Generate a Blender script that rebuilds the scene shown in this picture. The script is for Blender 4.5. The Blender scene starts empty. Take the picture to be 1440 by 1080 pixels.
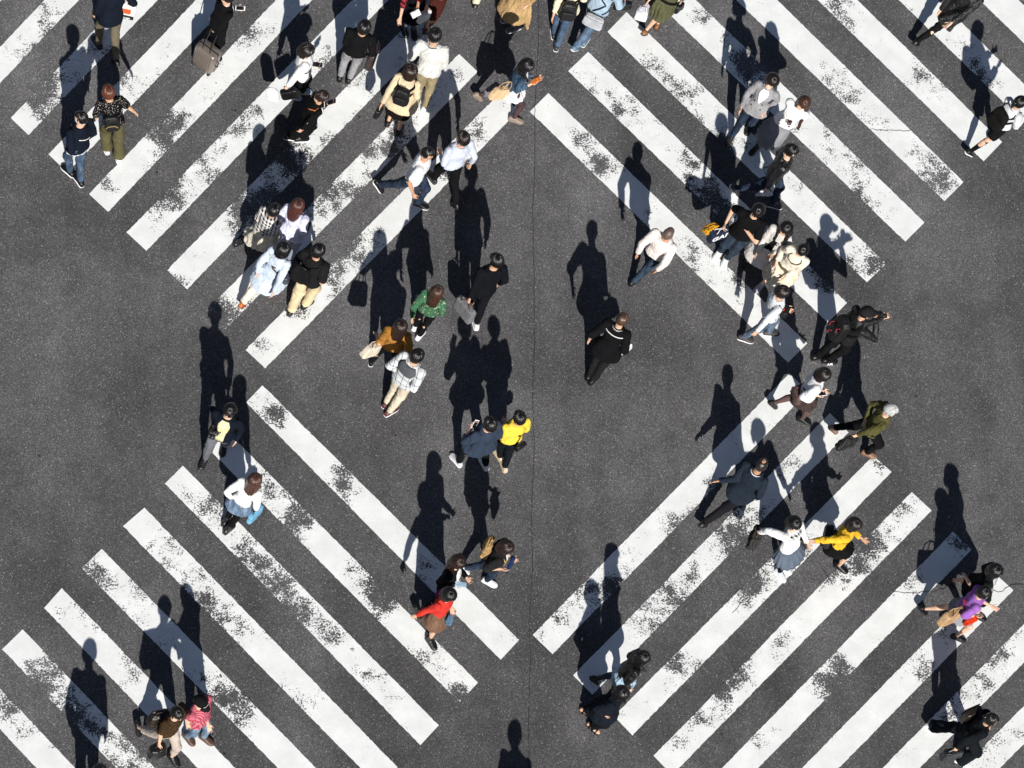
import bpy, math, random
import numpy as np
V = lambda *a: np.array(a, float)
C = bpy.context.scene.collection
rad = math.radians

# ------------------------------------------------------------------ camera
TH, ROLL, DIST, FPX = 0.502515, 0.443025, 58.0, 5394.0
def Rz(t): c, s = math.cos(t), math.sin(t); return np.array([[c,-s,0],[s,c,0],[0,0,1.0]])
def Rx(t): c, s = math.cos(t), math.sin(t); return np.array([[1,0,0],[0,c,-s],[0,s,c.real]])
RC = Rz(-ROLL) @ Rx(TH) @ Rz(ROLL)
CP = RC @ V(0, 0, DIST)
def at(px, py, z=0.0):
    """point of the place seen at photo pixel (px, py), at height z"""
    d = RC @ V((px-720)/FPX, -(py-540)/FPX, -1.0)
    return CP + (z-CP[2])/d[2]*d

def nz(v):
    n = np.linalg.norm(v); return v/n if n > 1e-9 else v
def lerp(a, b, t): return a+(b-a)*t
def sstep(a, b, x):
    t = np.clip((x-a)/(b-a), 0, 1); return t*t*(3-2*t)

# ------------------------------------------------------------------ mesh building
def qn(p, scale, seed, n=6):
    r = np.random.RandomState(seed); o = np.zeros(len(p))
    for i in range(n):
        d = r.normal(size=3); d /= np.linalg.norm(d); d *= scale*(0.6+1.1*r.rand())
        w = p @ d + 1.3*np.sin(p @ (r.normal(size=3)*scale*0.5)+r.rand()*6)
        o += np.sin(w+r.rand()*6.28)
    return o/math.sqrt(n)

class MB:
    def __init__(s): s.v = []; s.f = []; s.n = 0
    def add(s, v, f):
        v = np.asarray(v, float); s.v.append(v); s.f += [tuple(i+s.n for i in q) for q in f]; s.n += len(v); return s
    def loft(s, rings, closed=True, cap=True):
        m = len(rings[0]); v = np.concatenate(rings); f = []
        for i in range(len(rings)-1):
            for j in range(m if closed else m-1):
                k = (j+1) % m
                f.append((i*m+j, i*m+k, (i+1)*m+k, (i+1)*m+j))
        if cap:
            b = len(v); v = np.vstack([v, rings[0].mean(0), rings[-1].mean(0)]); q = (len(rings)-1)*m
            for j in range(m):
                k = (j+1) % m
                f.append((k, j, b)); f.append((q+j, q+k, b+1))
        return s.add(v, f)
    def tube(s, pts, r, n=10, ref=None, rnd=True, flat=1.0):
        pts = [np.asarray(p, float) for p in pts]; k = len(pts)
        if np.isscalar(r): r = [r]*k
        pts2, r2 = list(pts), list(r)
        if rnd:
            d0 = nz(pts[0]-pts[1]); d1 = nz(pts[-1]-pts[-2])
            pts2 = [pts[0]+d0*r[0]*.85, pts[0]+d0*r[0]*.5]+pts+[pts[-1]+d1*r[-1]*.5, pts[-1]+d1*r[-1]*.85]
            r2 = [r[0]*.45, r[0]*.85]+list(r)+[r[-1]*.85, r[-1]*.45]
        rings = []; e = None; kk = len(pts2)
        for i in range(kk):
            t = nz(pts2[min(i+1, kk-1)]-pts2[max(i-1, 0)])
            if e is None:
                e = V(*ref) if ref is not None else (V(1,0,0) if abs(t[0]) < .8 else V(0,1,0))
            e = nz(e-t*np.dot(e, t)); g = np.cross(t, e)
            a = np.arange(n)/n*2*math.pi
            rings.append(pts2[i]+np.outer(np.cos(a), e)*r2[i]+np.outer(np.sin(a), g)*r2[i]*flat)
        return s.loft(rings)
    def ball(s, c, r, n=14, ax=None):
        r = V(*r) if not np.isscalar(r) else V(r, r, r)
        ax = np.eye(3) if ax is None else np.array(ax)
        rings = []
        for i in range(1, n//2+2):
            p = -math.pi/2+math.pi*i/(n//2+2); a = np.arange(n)/n*2*math.pi
            l = np.stack([np.cos(a)*math.cos(p)*r[0], np.sin(a)*math.cos(p)*r[1], np.full(n, math.sin(p)*r[2])], 1)
            rings.append(c+l @ ax)
        return s.loft(rings)
    def sbox(s, c, dim, ax=None, p=6, taper=1.0, n=28, edge=.12, bulge=0):
        """rounded box: dim = full x,y,z; taper = top size / bottom size"""
        ax = np.eye(3) if ax is None else np.array(ax)
        a, b, h = dim[0]/2, dim[1]/2, dim[2]/2; e = min(edge*dim[2], .45*min(dim))
        zs = [(-h, 1-e/max(a,b)*.9), (-h+e*.35, 1-e/max(a,b)*.25), (-h+e, 1), (-h*.35,1), (h*.35,1), (h-e, 1), (h-e*.35, 1-e/max(a,b)*.25), (h, 1-e/max(a,b)*.9)]
        rings = []; an = np.arange(n)/n*2*math.pi
        cs, sn = np.cos(an), np.sin(an)
        x = np.sign(cs)*abs(cs)**(2/p); y = np.sign(sn)*abs(sn)**(2/p)
        for z, k in zs:
            q = lerp(1, taper, (z+h)/(2*h))*k; bb = 1+bulge*(1-(z/h)**2)
            l = np.stack([x*a*q, y*b*q*bb, np.full(n, z)], 1)
            rings.append(c+l @ ax)
        return s.loft(rings)
    def ribbon(s, pts, w, nrm, th=.006):
        """flat band along pts, normals nrm"""
        rings = []; k = len(pts)
        for i in range(k):
            t = nz(pts[min(i+1,k-1)]-pts[max(i-1,0)]); nn = nz(nrm[i]-t*np.dot(nrm[i],t)); b = np.cross(t, nn)
            p = pts[i]
            rings.append(np.array([p-b*w/2, p+b*w/2, p+b*w/2+nn*th, p-b*w/2+nn*th]))
        return s.loft(rings)
    def mesh(s, name):
        me = bpy.data.meshes.new(name); me.from_pydata([tuple(x) for x in np.concatenate(s.v)], [], s.f); me.update(); return me

JOBS = []
def link(name, me, mat, parent=None, smooth=True):
    o = bpy.data.objects.new(name, me); C.objects.link(o)
    if mat is not None: me.materials.append(mat)
    if parent is not None: o.parent = parent
    if smooth: me.polygons.foreach_set('use_smooth', [True]*len(me.polygons))
    return o
def build(mb, name, mat, parent=None, voxel=None, sm=4, fold=None, smooth=True, soft=.5):
    o = link(name, mb.mesh(name), mat, parent, smooth)
    if voxel:
        m = o.modifiers.new('r', 'REMESH'); m.mode = 'VOXEL'; m.voxel_size = voxel; m.use_smooth_shade = True
        if sm:
            k = o.modifiers.new('s', 'SMOOTH'); k.factor = soft; k.iterations = sm
        JOBS.append((o, fold))
    return o
def bake():
    dg = bpy.context.evaluated_depsgraph_get(); out = []
    for o, fold in JOBS:
        out.append(bpy.data.meshes.new_from_object(o.evaluated_get(dg)))
    for (o, fold), me in zip(JOBS, out):
        n = len(me.vertices); co = np.empty(n*3); me.vertices.foreach_get('co', co); co = co.reshape(-1, 3)
        if fold and n:
            no = np.empty(n*3); me.vertices.foreach_get('normal', no); no = no.reshape(-1, 3)
            amp, sc, st, seed = fold
            q = co*np.array(st)
            d = qn(q, sc, seed)*.55+(.45-abs(qn(q, sc*1.9, seed+1)))*.75+qn(q, sc*3.6, seed+2)*.14
            co = co+no*(d*amp)[:, None]
            me.vertices.foreach_set('co', co.ravel())
        me.polygons.foreach_set('use_smooth', [True]*len(me.polygons)); me.update()
        old = o.data; o.modifiers.clear(); o.data = me; bpy.data.meshes.remove(old)

def tag(o, label, cat, group=None, kind=None):
    if label: o['label'] = label
    if cat: o['category'] = cat
    if group: o['group'] = group
    if kind: o['kind'] = kind
    return o
def thing(name, label, cat, loc, group=None, rz=0):
    o = bpy.data.objects.new(name, None); C.objects.link(o); o.location = loc; o.rotation_euler.z = rz
    o.empty_display_size = .2
    return tag(o, label, cat, group)

# ------------------------------------------------------------------ materials
MATS = {}
class NT:
    def __init__(s, name):
        s.m = bpy.data.materials.new(name); s.m.use_nodes = True; s.t = s.m.node_tree; s.t.nodes.clear()
        s.out = s.n('ShaderNodeOutputMaterial'); s.b = s.n('ShaderNodeBsdfPrincipled'); s.l(s.b.outputs[0], s.out.inputs[0])
        s.geo = None
    def n(s, typ, **k):
        x = s.t.nodes.new(typ)
        for a, b in k.items():
            if hasattr(x, a): setattr(x, a, b)
            else: x.inputs[a].default_value = b
        return x
    def l(s, a, b): s.t.links.new(a, b)
    def val(s, x, sock):
        if hasattr(x, 'links') or hasattr(x, 'is_linked'): s.l(x, sock)
        else: sock.default_value = x
    def math(s, op, a, b=0.0, c=None, clamp=False):
        x = s.n('ShaderNodeMath', operation=op, use_clamp=clamp); s.val(a, x.inputs[0]); s.val(b, x.inputs[1])
        if c is not None: s.val(c, x.inputs[2])
        return x.outputs[0]
    def ramp(s, f, a, b, lo=0.0, hi=1.0):
        x = s.n('ShaderNodeMapRange', interpolation_type='SMOOTHSTEP'); s.l(f, x.inputs[0])
        x.inputs[1].default_value = a; x.inputs[2].default_value = b; x.inputs[3].default_value = lo; x.inputs[4].default_value = hi
        return x.outputs[0]
    def mix(s, f, a, b, typ='MIX'):
        x = s.n('ShaderNodeMix', data_type='RGBA', blend_type=typ); s.val(f, x.inputs[0])
        for q, k in ((a, 6), (b, 7)):
            if isinstance(q, (tuple, list)): x.inputs[k].default_value = (*q[:3], 1)
            else: s.l(q, x.inputs[k])
        return x.outputs[2]
    def noise(s, vec, scale, detail=3, rough=.6, dist=0):
        x = s.n('ShaderNodeTexNoise'); s.l(vec, x.inputs['Vector']); x.inputs['Scale'].default_value = scale
        x.inputs['Detail'].default_value = detail; x.inputs['Roughness'].default_value = rough; x.inputs['Distortion'].default_value = dist
        return x.outputs['Fac']
    def vor(s, vec, scale, feature='F1'):
        x = s.n('ShaderNodeTexVoronoi', feature=feature); s.l(vec, x.inputs['Vector']); x.inputs['Scale'].default_value = scale
        return x
    def obj(s): return s.n('ShaderNodeTexCoord').outputs['Object']
    def pos(s): return s.n('ShaderNodeNewGeometry').outputs['Position']
    def mapv(s, vec, sc=(1,1,1), rot=(0,0,0), loc=(0,0,0)):
        x = s.n('ShaderNodeMapping'); s.l(vec, x.inputs[0]); x.inputs['Scale'].default_value = sc; x.inputs['Rotation'].default_value = rot; x.inputs['Location'].default_value = loc
        return x.outputs[0]
    def sep(s, vec): x = s.n('ShaderNodeSeparateXYZ'); s.l(vec, x.inputs[0]); return x.outputs
    def bump(s, h, strength=.3, dist=.01):
        x = s.n('ShaderNodeBump'); s.l(h, x.inputs['Height']); x.inputs['Strength'].default_value = strength; x.inputs['Distance'].default_value = dist
        s.l(x.outputs[0], s.b.inputs['Normal'])
    def col(s, c, rough=.8, spec=.3, metal=0.0):
        if isinstance(c, (tuple, list)): s.b.inputs['Base Color'].default_value = (*c[:3], 1)
        else: s.l(c, s.b.inputs['Base Color'])
        s.val(rough, s.b.inputs['Roughness']); s.b.inputs['Specular IOR Level'].default_value = spec; s.b.inputs['Metallic'].default_value = metal
        return s.m

def cloth(c, kind='plain', c2=(.02,.02,.02), sc=1.0, seed=0):
    key = (c, kind, c2, sc)
    if key in MATS: return MATS[key]
    t = NT('cloth_'+kind); o = t.obj()
    if max(c) < .035: c = tuple(k*.5 for k in c)
    rough, spec = .9, .08
    base = c; x, y, z = t.sep(o)
    if kind == 'plaid':
        def bands(s_, per, w):
            return t.math('LESS_THAN', t.math('FRACT', t.math('MULTIPLY', s_, 1/per)), w)
        u = t.math('ADD', x, t.math('MULTIPLY', y, .7))
        a, b = bands(u, .055*sc, .5), bands(z, .055*sc, .5)
        f = t.math('MULTIPLY', t.math('ADD', a, b), .5)
        base = t.mix(f, c, c2)
    elif kind == 'lines':
        u = t.math('ADD', x, t.math('MULTIPLY', y, .7))
        a = t.math('LESS_THAN', t.math('FRACT', t.math('MULTIPLY', u, 1/(.09*sc))), .16)
        b = t.math('LESS_THAN', t.math('FRACT', t.math('MULTIPLY', z, 1/(.10*sc))), .16)
        base = t.mix(t.math('MULTIPLY', t.math('ADD', a, b), .6), c, c2)
    elif kind == 'stripe':
        u = t.math('ADD', x, t.math('MULTIPLY', y, .8))
        base = t.mix(t.math('LESS_THAN', t.math('FRACT', t.math('MULTIPLY', u, 1/(.03*sc))), .45), c, c2)
    elif kind == 'dots':
        v = t.vor(o, 55/sc)
        base = t.mix(t.math('LESS_THAN', v.outputs['Distance'], .25), c, c2)
    elif kind == 'leopard':
        f = t.ramp(t.noise(o, 38/sc, 2), .47, .53); g = t.ramp(t.noise(o, 60/sc, 2), .52, .58)
        base = t.mix(t.math('MULTIPLY', f, g), c, c2)
    elif kind == 'floral':
        f = t.ramp(t.noise(o, 26/sc, 2), .60, .64)
        base = t.mix(f, c, c2)
    elif kind == 'denim':
        f = t.noise(t.mapv(o, (1,1,.25)), 14, 4)
        base = t.mix(t.ramp(f, .35, .7), tuple(k*.7 for k in c), tuple(min(1, k*1.5) for k in c))
    elif kind == 'knit':
        pass
    elif kind in ('leather', 'nylon'):
        rough, spec = (.38, .5) if kind == 'leather' else (.55, .4)
    f = t.ramp(t.noise(o, 5, 4), .3, .7, .82, 1.12)
    cc = t.n('ShaderNodeMix', data_type='RGBA', blend_type='MULTIPLY'); cc.inputs[0].default_value = 1
    if isinstance(base, tuple): cc.inputs[6].default_value = (*base, 1)
    else: t.l(base, cc.inputs[6])
    t.l(f, cc.inputs[7])
    h = t.math('ADD', t.math('MULTIPLY', t.noise(o, 16, 3, .6, .6), 1.0), t.math('MULTIPLY', t.noise(o, 420, 1), .10))
    if kind == 'knit': h = t.math('ADD', h, t.math('MULTIPLY', t.noise(t.mapv(o, (1,1,.2)), 90, 2), .5))
    t.bump(h, .55, .02)
    m = t.col(cc.outputs[2], rough, spec)
    MATS[key] = m; return m

def simple(name, c, rough=.6, spec=.4, metal=0.0, nsc=30, amt=.15, bump=.15):
    key = (name, c, rough, metal)
    if key in MATS: return MATS[key]
    t = NT(name); o = t.obj(); f = t.ramp(t.noise(o, nsc, 4), .3, .7, 1-amt, 1+amt)
    cc = t.n('ShaderNodeMix', data_type='RGBA', blend_type='MULTIPLY'); cc.inputs[0].default_value = 1
    cc.inputs[6].default_value = (*c, 1); t.l(f, cc.inputs[7])
    t.bump(t.noise(o, nsc*4, 2), bump, .004)
    MATS[key] = t.col(cc.outputs[2], rough, spec, metal); return MATS[key]
def skin(k=0):
    c = [(.60,.36,.24), (.66,.42,.30), (.50,.28,.17)][k]
    key = ('skin', k)
    if key in MATS: return MATS[key]
    t = NT('skin'); o = t.obj(); f = t.ramp(t.noise(o, 18, 4), .3, .7, .88, 1.1)
    cc = t.n('ShaderNodeMix', data_type='RGBA', blend_type='MULTIPLY'); cc.inputs[0].default_value = 1
    cc.inputs[6].default_value = (*c, 1); t.l(f, cc.inputs[7])
    t.b.inputs['Subsurface Weight'].default_value = .06; t.b.inputs['Subsurface Radius'].default_value = (.012,.005,.003)
    t.bump(t.noise(o, 160, 2), .1, .002)
    MATS[key] = t.col(cc.outputs[2], .55, .35); return MATS[key]
def hairmat(c):
    key = ('hair', c)
    if key in MATS: return MATS[key]
    t = NT('hair'); o = t.obj()
    s = t.noise(t.mapv(o, (1,1,.12)), 170, 3, .7); f = t.ramp(s, .3, .75, .5, 1.6)
    cc = t.n('ShaderNodeMix', data_type='RGBA', blend_type='MULTIPLY'); cc.inputs[0].default_value = 1
    cc.inputs[6].default_value = (*c, 1); t.l(f, cc.inputs[7])
    t.bump(s, .35, .006)
    MATS[key] = t.col(cc.outputs[2], .30, .55); return MATS[key]
BLACK = (.011,.011,.013); NAVY = (.012,.018,.034); WHITE = (.80,.80,.79); SHOEBLK = (.012,.012,.013)
# ------------------------------------------------------------------ people
def two_bone(a, b, l1, l2, pole):
    d = b-a; L = np.linalg.norm(d); mx = (l1+l2)*.998
    if L > mx: b = a+d/L*mx; d = b-a; L = mx
    if L < abs(l1-l2)+.02: L = abs(l1-l2)+.02; b = a+nz(d)*L; d = b-a
    u = d/L; x = (l1*l1-l2*l2+L*L)/(2*L); h = math.sqrt(max(l1*l1-x*x, 0))
    p = nz(pole-u*np.dot(pole, u))
    return a+u*x+p*h, b

TT = V(-.12, -.02, .06, .30, .45, .62, .80, .90, .96, 1.0)
M_A = V(.084, .094, .091, .080, .084, .097, .104, .092, .060, .036)
M_B = V(.060, .068, .066, .058, .062, .070, .064, .054, .044, .036)
F_A = V(.085, .096, .092, .070, .073, .084, .093, .082, .050, .031)
F_B = V(.060, .068, .064, .051, .058, .068, .058, .047, .038, .031)

class Person:
    def __init__(s, d):
        s.d = d; H = s.H = d.get('H', 1.62 if d['sex'] == 'f' else 1.72); s.seed = sum(map(ord, d['label'])) % 9973
        s.f = d['sex'] == 'f'
        lw, rw, hw = at(*d['lf']), at(*d['rf']), at(*d['head'], .9*H)
        O = (lw+rw)/2; s.O = V(O[0], O[1], 0)
        px, py = (d['lf'][0]+d['rf'][0])/2, (d['lf'][1]+d['rf'][1])/2; a = rad(d['fa'])
        w = at(px+math.cos(a)*10, py-math.sin(a)*10)-at(px, py)
        s.yaw = math.atan2(w[1], w[0])-math.pi/2
        s.R = Rz(-s.yaw)
        L = s.L
        fl, fr = L(lw), L(rw)
        mid = (fl+fr)/2; K = .478*H
        for it in range(5):
            hd = L(at(*d['head'], s.hd[2] if it else .92*H))
            P = mid+(hd-mid)*d.get('pk', .38); P[2] = 0
            zs = []
            s.ank = []; s.fdir = []; s.fup = []
            for i, f0 in enumerate((fl, fr)):
                sg = -1 if i == 0 else 1
                hip = P+V(sg*.05*H, 0, 0); q = f0-hip; q[2] = 0; hz = np.linalg.norm(q)
                if hz > .36*H: f0 = hip+q/hz*.36*H
                df = nz(V(sg*.12, 1, 0)); y = (f0-P)[1]
                al = rad(d.get('lift', 42)) if y < -.13*H else 0
                if al:
                    ball = f0+df*.02*H; A = ball-df*math.cos(al)*.085*H+V(0,0,math.sin(al)*.085*H+.045*H*math.cos(al))
                    A = A-df*math.sin(al)*.02*H
                else: A = f0-df*.03*H+V(0,0,.045*H)
                s.ank.append(A); s.fdir.append(df*math.cos(al)-V(0,0,1)*math.sin(al)); s.fup.append(nz(df*math.sin(al)+V(0,0,1)*math.cos(al)))
                h2 = (A-hip); h2[2] = 0
                zs.append(A[2]+math.sqrt(max(K*K-h2 @ h2, .05)))
            P[2] = min(min(zs)+.02*H, .535*H)
            T = .405*H; dh = hd-P; dh[2] = 0; n = np.linalg.norm(dh)
            if n > .34*H: dh = dh/n*.34*H; n = .34*H
            s.hd = P+dh+V(0,0,math.sqrt(T*T-n*n))
        s.P = P; u = s.u = nz(s.hd-P); s.N = P+u*.295*H
        s.ex = nz(V(1,0,0)-u*u[0]); s.ey = np.cross(u, s.ex)
        sw = (.095 if s.f else .105)*H
        s.knee = []; s.hip = []
        for i in (0, 1):
            sg = -1 if i == 0 else 1
            hip = P+V(sg*.05*H, 0, -.02*H); k, e = two_bone(hip, s.ank[i], .243*H, .238*H, V(sg*.08, 1, 0)); s.ank[i] = e
            s.hip.append(hip); s.knee.append(k)
        s.sh = []; s.el = []; s.wr = []; s.hdir = []; s.hnrm = []
        ly = s.ank[0][1]-s.ank[1][1]
        for i, key in enumerate(('lh', 'rh')):
            sg = -1 if i == 0 else 1
            S = s.N+s.ex*sg*sw-u*.035*H; h = d.get(key)
            if h is None:
                swg = np.clip(ly*(.55 if i else -.55), -.30, .30)
                t = S+V(sg*.035*H, swg+.03, -.30*H+abs(swg)*.15)
            elif isinstance(h, str):
                if h == 'front': t = s.N+s.ex*sg*.03*H+s.ey*.17*H-u*.12*H
                elif h == 'belly': t = s.P+s.ex*sg*.04*H+s.ey*.11*H+u*.06*H
                elif h == 'hang': t = S+V(sg*.03*H, .02, -.305*H)
                elif h == 'pocket': t = s.P+s.ex*sg*.105*H+s.ey*.02*H+u*.01*H
                elif h == 'back': t = s.P-s.ey*.09*H+s.ex*sg*.03*H+u*.03*H
            else: t = L(at(*h))
            pole = V(*d[key+'p']) if key+'p' in d else V(sg*.45, -1, -.2) if h != 'back' else V(sg, -.3, 0)
            e, w_ = two_bone(S, t, .172*H, .150*H, pole)
            s.sh.append(S); s.el.append(e); s.wr.append(w_)
            fd = nz(w_-e); s.hdir.append(fd)
            nrm = d.get(key+'n')
            n0 = V(-sg, 0, 0) if abs(fd[2]) > .6 else V(-sg*.4, 0, 1)
            s.hnrm.append(nz(V(*nrm)) if nrm else nz(n0-fd*np.dot(n0, fd)))
        # head axes
        hy = rad(d.get('hy', 0)); hp = rad(d.get('hp', 14)); hr = rad(d.get('hr', 0))
        f0 = V(-math.sin(hy), math.cos(hy), 0); r0 = V(math.cos(hy), math.sin(hy), 0)
        fy = f0*math.cos(hp)-V(0,0,1)*math.sin(hp); uz = f0*math.sin(hp)+V(0,0,1)*math.cos(hp)
        s.hx = r0*math.cos(hr)+uz*math.sin(hr); s.hz = uz*math.cos(hr)-r0*math.sin(hr); s.hy_ = fy
        s.hax = np.array([s.hx, s.hy_, s.hz])
    def L(s, p): return s.R @ (np.asarray(p)-s.O)
    def W(s, p): return s.R.T @ np.asarray(p)+s.O
    def hand(s, i): return s.wr[i]+s.hdir[i]*.055*s.H
    # ---- torso surface
    def prm(s, t):
        H = s.H
        A, B = (F_A, F_B) if s.f else (M_A, M_B)
        a = np.interp(t, TT, A)*H; b = np.interp(t, TT, B)*H
        if t >= -.02: return s.P+s.u*t*.295*H, s.ex, s.ey, a, b
        z = s.P[2]+t*.295*H
        q = []
        for i in (0, 1):
            hp, k, an = s.hip[i], s.knee[i], s.ank[i]
            q.append(lerp(k, hp, np.clip((z-k[2])/(hp[2]-k[2]+1e-6), 0, 1)) if z > k[2] else lerp(an, k, np.clip((z-an[2])/(k[2]-an[2]+1e-6), 0, 1)))
        c = (q[0]+q[1])/2; dx = abs(q[0][0]-q[1][0])/2; dy = abs(q[0][1]-q[1][1])/2
        w = np.clip(-t/.3, 0, 1); k = .052*H*np.clip(1.05+t*.12, .7, 1)
        c = lerp(s.P, c, w); c = V(c[0], c[1], z)
        return c, V(1,0,0), V(0,1,0), lerp(.1*H, max(dx+k, .07*H), w), lerp(.067*H, dy+k*1.05, w)
    def surf(s, t, ang, off=0.0):
        c, ex, ey, a, b = s.prm(t); g = rad(ang)
        n = nz(ex*math.sin(g)/a+ey*math.cos(g)/b)
        return c+ex*(a*math.sin(g))+ey*(b*math.cos(g))+n*off, n
    def ring(s, t, ease, k=1.0, n=24, pleat=None):
        c, ex, ey, a, b = s.prm(t); an = np.arange(n)/n*2*math.pi
        r = np.ones(n) if not pleat else 1+pleat[1]*np.sign(np.sin(an*pleat[0]))*abs(np.sin(an*pleat[0]))**.7
        x = np.sign(np.cos(an))*abs(np.cos(an))**.9; y = np.sign(np.sin(an))*abs(np.sin(an))**.9
        return c+np.outer(x*r*(a*k+ease), ex)+np.outer(y*r*(b*k+ease), ey)
    # ---- body
    def hand_mb(s, m, i):
        H = s.H; W, d, n = s.wr[i], s.hdir[i], s.hnrm[i]; sg = 1 if i else -1
        th = nz(np.cross(d, n))*sg; g = s.d.get('grip', (0,0))[i]
        c0 = (.35, .75, .45)[0]+g*.9
        m.tube([W-d*.01*H, W+d*.022*H, W+d*.05*H], [.0125*H, .020*H, .0215*H], 10, ref=th, flat=.52)
        for k, (o, l) in enumerate(((.0185, .040), (.0063, .045), (-.0063, .042), (-.018, .033))):
            b = W+d*.05*H+th*o*H; dd = nz(d+th*o*9/H*.0+th*(o*7)); p = [b]
            for j, fr in enumerate((.45, .32, .23)):
                ang = (c0*.55, c0*1.25, c0*1.7)[j]
                p.append(p[-1]+(dd*math.cos(ang)+n*math.sin(ang))*l*H*fr)
            m.tube(p, [.0049*H, .0047*H, .0044*H, .0038*H], 7)
        b = W+d*.015*H+th*.013*H; t1 = nz(d*.75+th*.75+n*.25); t2 = nz(d*.95+th*.25+n*(.3+g*.5))
        m.tube([b, b+t1*.026*H, b+t1*.026*H+t2*.022*H], [.0065*H, .0058*H, .0045*H], 7)
    def foot_rings(s, i, gx=1.0, gz=1.0, bot=-.045, only=None, off=0):
        H = s.H; A, fd, fu = s.ank[i], s.fdir[i], s.fup[i]; sd = nz(np.cross(fd, fu)); out = []
        for x, w, h in ((-.047,.010,.026),(-.041,.019,.046),(-.018,.0225,.056),(.012,.0235,.054),(.040,.026,.040),(.068,.0285,.030),(.090,.024,.025),(.102,.015,.020),(.107,.007,.014)):
            hh = (h if only is None else only)*H*gz; w *= H*gx; an = np.arange(14)/14*2*math.pi
            y = np.cos(an); z = np.sin(an); z = np.sign(z)*abs(z)**.7
            c = A+fd*x*H*(1.04 if gx > 1 else 1)+fu*(bot*H+hh/2+off)
            out.append(c+np.outer(y*w, sd)+np.outer(z*hh/2, fu))
        return out
    def body(s):
        H = s.H; m = MB()
        m.loft([s.ring(t, -.004) for t in (-.12, -.02, .1, .3, .5, .65, .8, .9, .96, 1.0)])
        hb = s.hd-s.hz*.045*H-s.hy_*.012*H
        m.tube([s.N-s.u*.03*H, s.N+s.u*.02*H, hb], [.037*H, .033*H, .034*H], 12)
        # head
        n, r = 26, []
        for i in range(1, 20):
            p = -math.pi/2+math.pi*i/20; an = np.arange(n)/n*2*math.pi
            x, y, z = np.cos(an)*math.cos(p), np.sin(an)*math.cos(p), np.full(n, math.sin(p))
            lo = np.clip(-z, 0, 1)
            X = x*.0455*(1-.38*lo**1.4); Y = y*.057; Z = z*.066
            Y = np.where(y < 0, Y*(1-.35*lo), Y*(1-.04*lo)); Y = Y+.006*lo
            fr = np.exp(-(x/.17)**2)*(y > 0)
            Y = Y+.0155*fr*np.exp(-((z+.22)/.16)**2)+.005*fr*np.exp(-((z+.55)/.10)**2)+.007*np.exp(-(x/.3)**2)*(y>0)*np.exp(-((z+.86)/.1)**2)
            for e in (-1, 1): Y = Y-.006*np.exp(-(((x-e*.36)/.16)**2+((z-.02)/.13)**2))*(y > 0)
            Y = Y+.003*np.exp(-((z-.22)/.1)**2)*(y > .3)
            r.append(s.hd+np.stack([X, Y, Z], 1)*H @ s.hax)
        m.loft(r)
        for e in (-1, 1): m.ball(s.hd+(s.hx*e*.0445-s.hy_*.004-s.hz*.004)*H, (.006*H, .0135*H, .019*H), 10, s.hax)
        for i in (0, 1):
            k, h, a = s.knee[i], s.hip[i], s.ank[i]
            m.tube([h+s.u*.01*H, lerp(h, k, .4), k], [.047*H, .042*H, .0275*H], 12)
            cf = lerp(k, a, .32)-V(0, .008*H, 0)
            m.tube([k, cf, lerp(k, a, .7), a], [.0275*H, .030*H, .020*H, .0165*H], 12)
            m.loft(s.foot_rings(i, .88, .9, -.043))
            S, E, W = s.sh[i], s.el[i], s.wr[i]
            m.tube([S, lerp(S, E, .4), E], [.029*H, .0265*H, .0215*H], 11)
            m.tube([E, lerp(E, W, .3), W], [.0215*H, .021*H, .0135*H], 10)
            s.hand_mb(m, i)
        sk = s.d.get('skin', s.seed % 2)
        o = s.o = build(m, 'person', skin(sk), None, .0078, 2)
        o.location = s.O; o.rotation_euler.z = s.yaw
        tag(o, s.d['label'], 'person', 'pedestrians on the crossing')
        dk = simple('eye_dark', (.02,.014,.012), .3)
        for e in (-1, 1):
            q = s.hd+(s.hx*e*.0165+s.hy_*.0515+s.hz*.0015)*H
            build(MB().ball(q, (.0065*H, .003*H, .0032*H), 8, s.hax), 'eye', dk, o)
            build(MB().tube([q+(-s.hx*.009*e+s.hz*.0105+s.hy_*.0015)*H, q+(s.hz*.0135+s.hy_*.002)*H, q+(s.hx*e*.010+s.hz*.0105-s.hy_*.002)*H], .0016*H, 6), 'eyebrow', dk, o)
        if s.d.get('mask'):
            c0 = s.hd-s.hz*.032*H+s.hy_*.006*H
            build(MB().ball(c0, (.040*H, .056*H, .028*H), 14, s.hax), 'face_mask', cloth(s.d['mask']), o)
        else:
            build(MB().ball(s.hd+(s.hy_*.0535-s.hz*.036)*H, (.0125*H, .004*H, .0042*H), 8, s.hax), 'mouth', simple('lip', (.36,.12,.10), .5), o)
        return o
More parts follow.
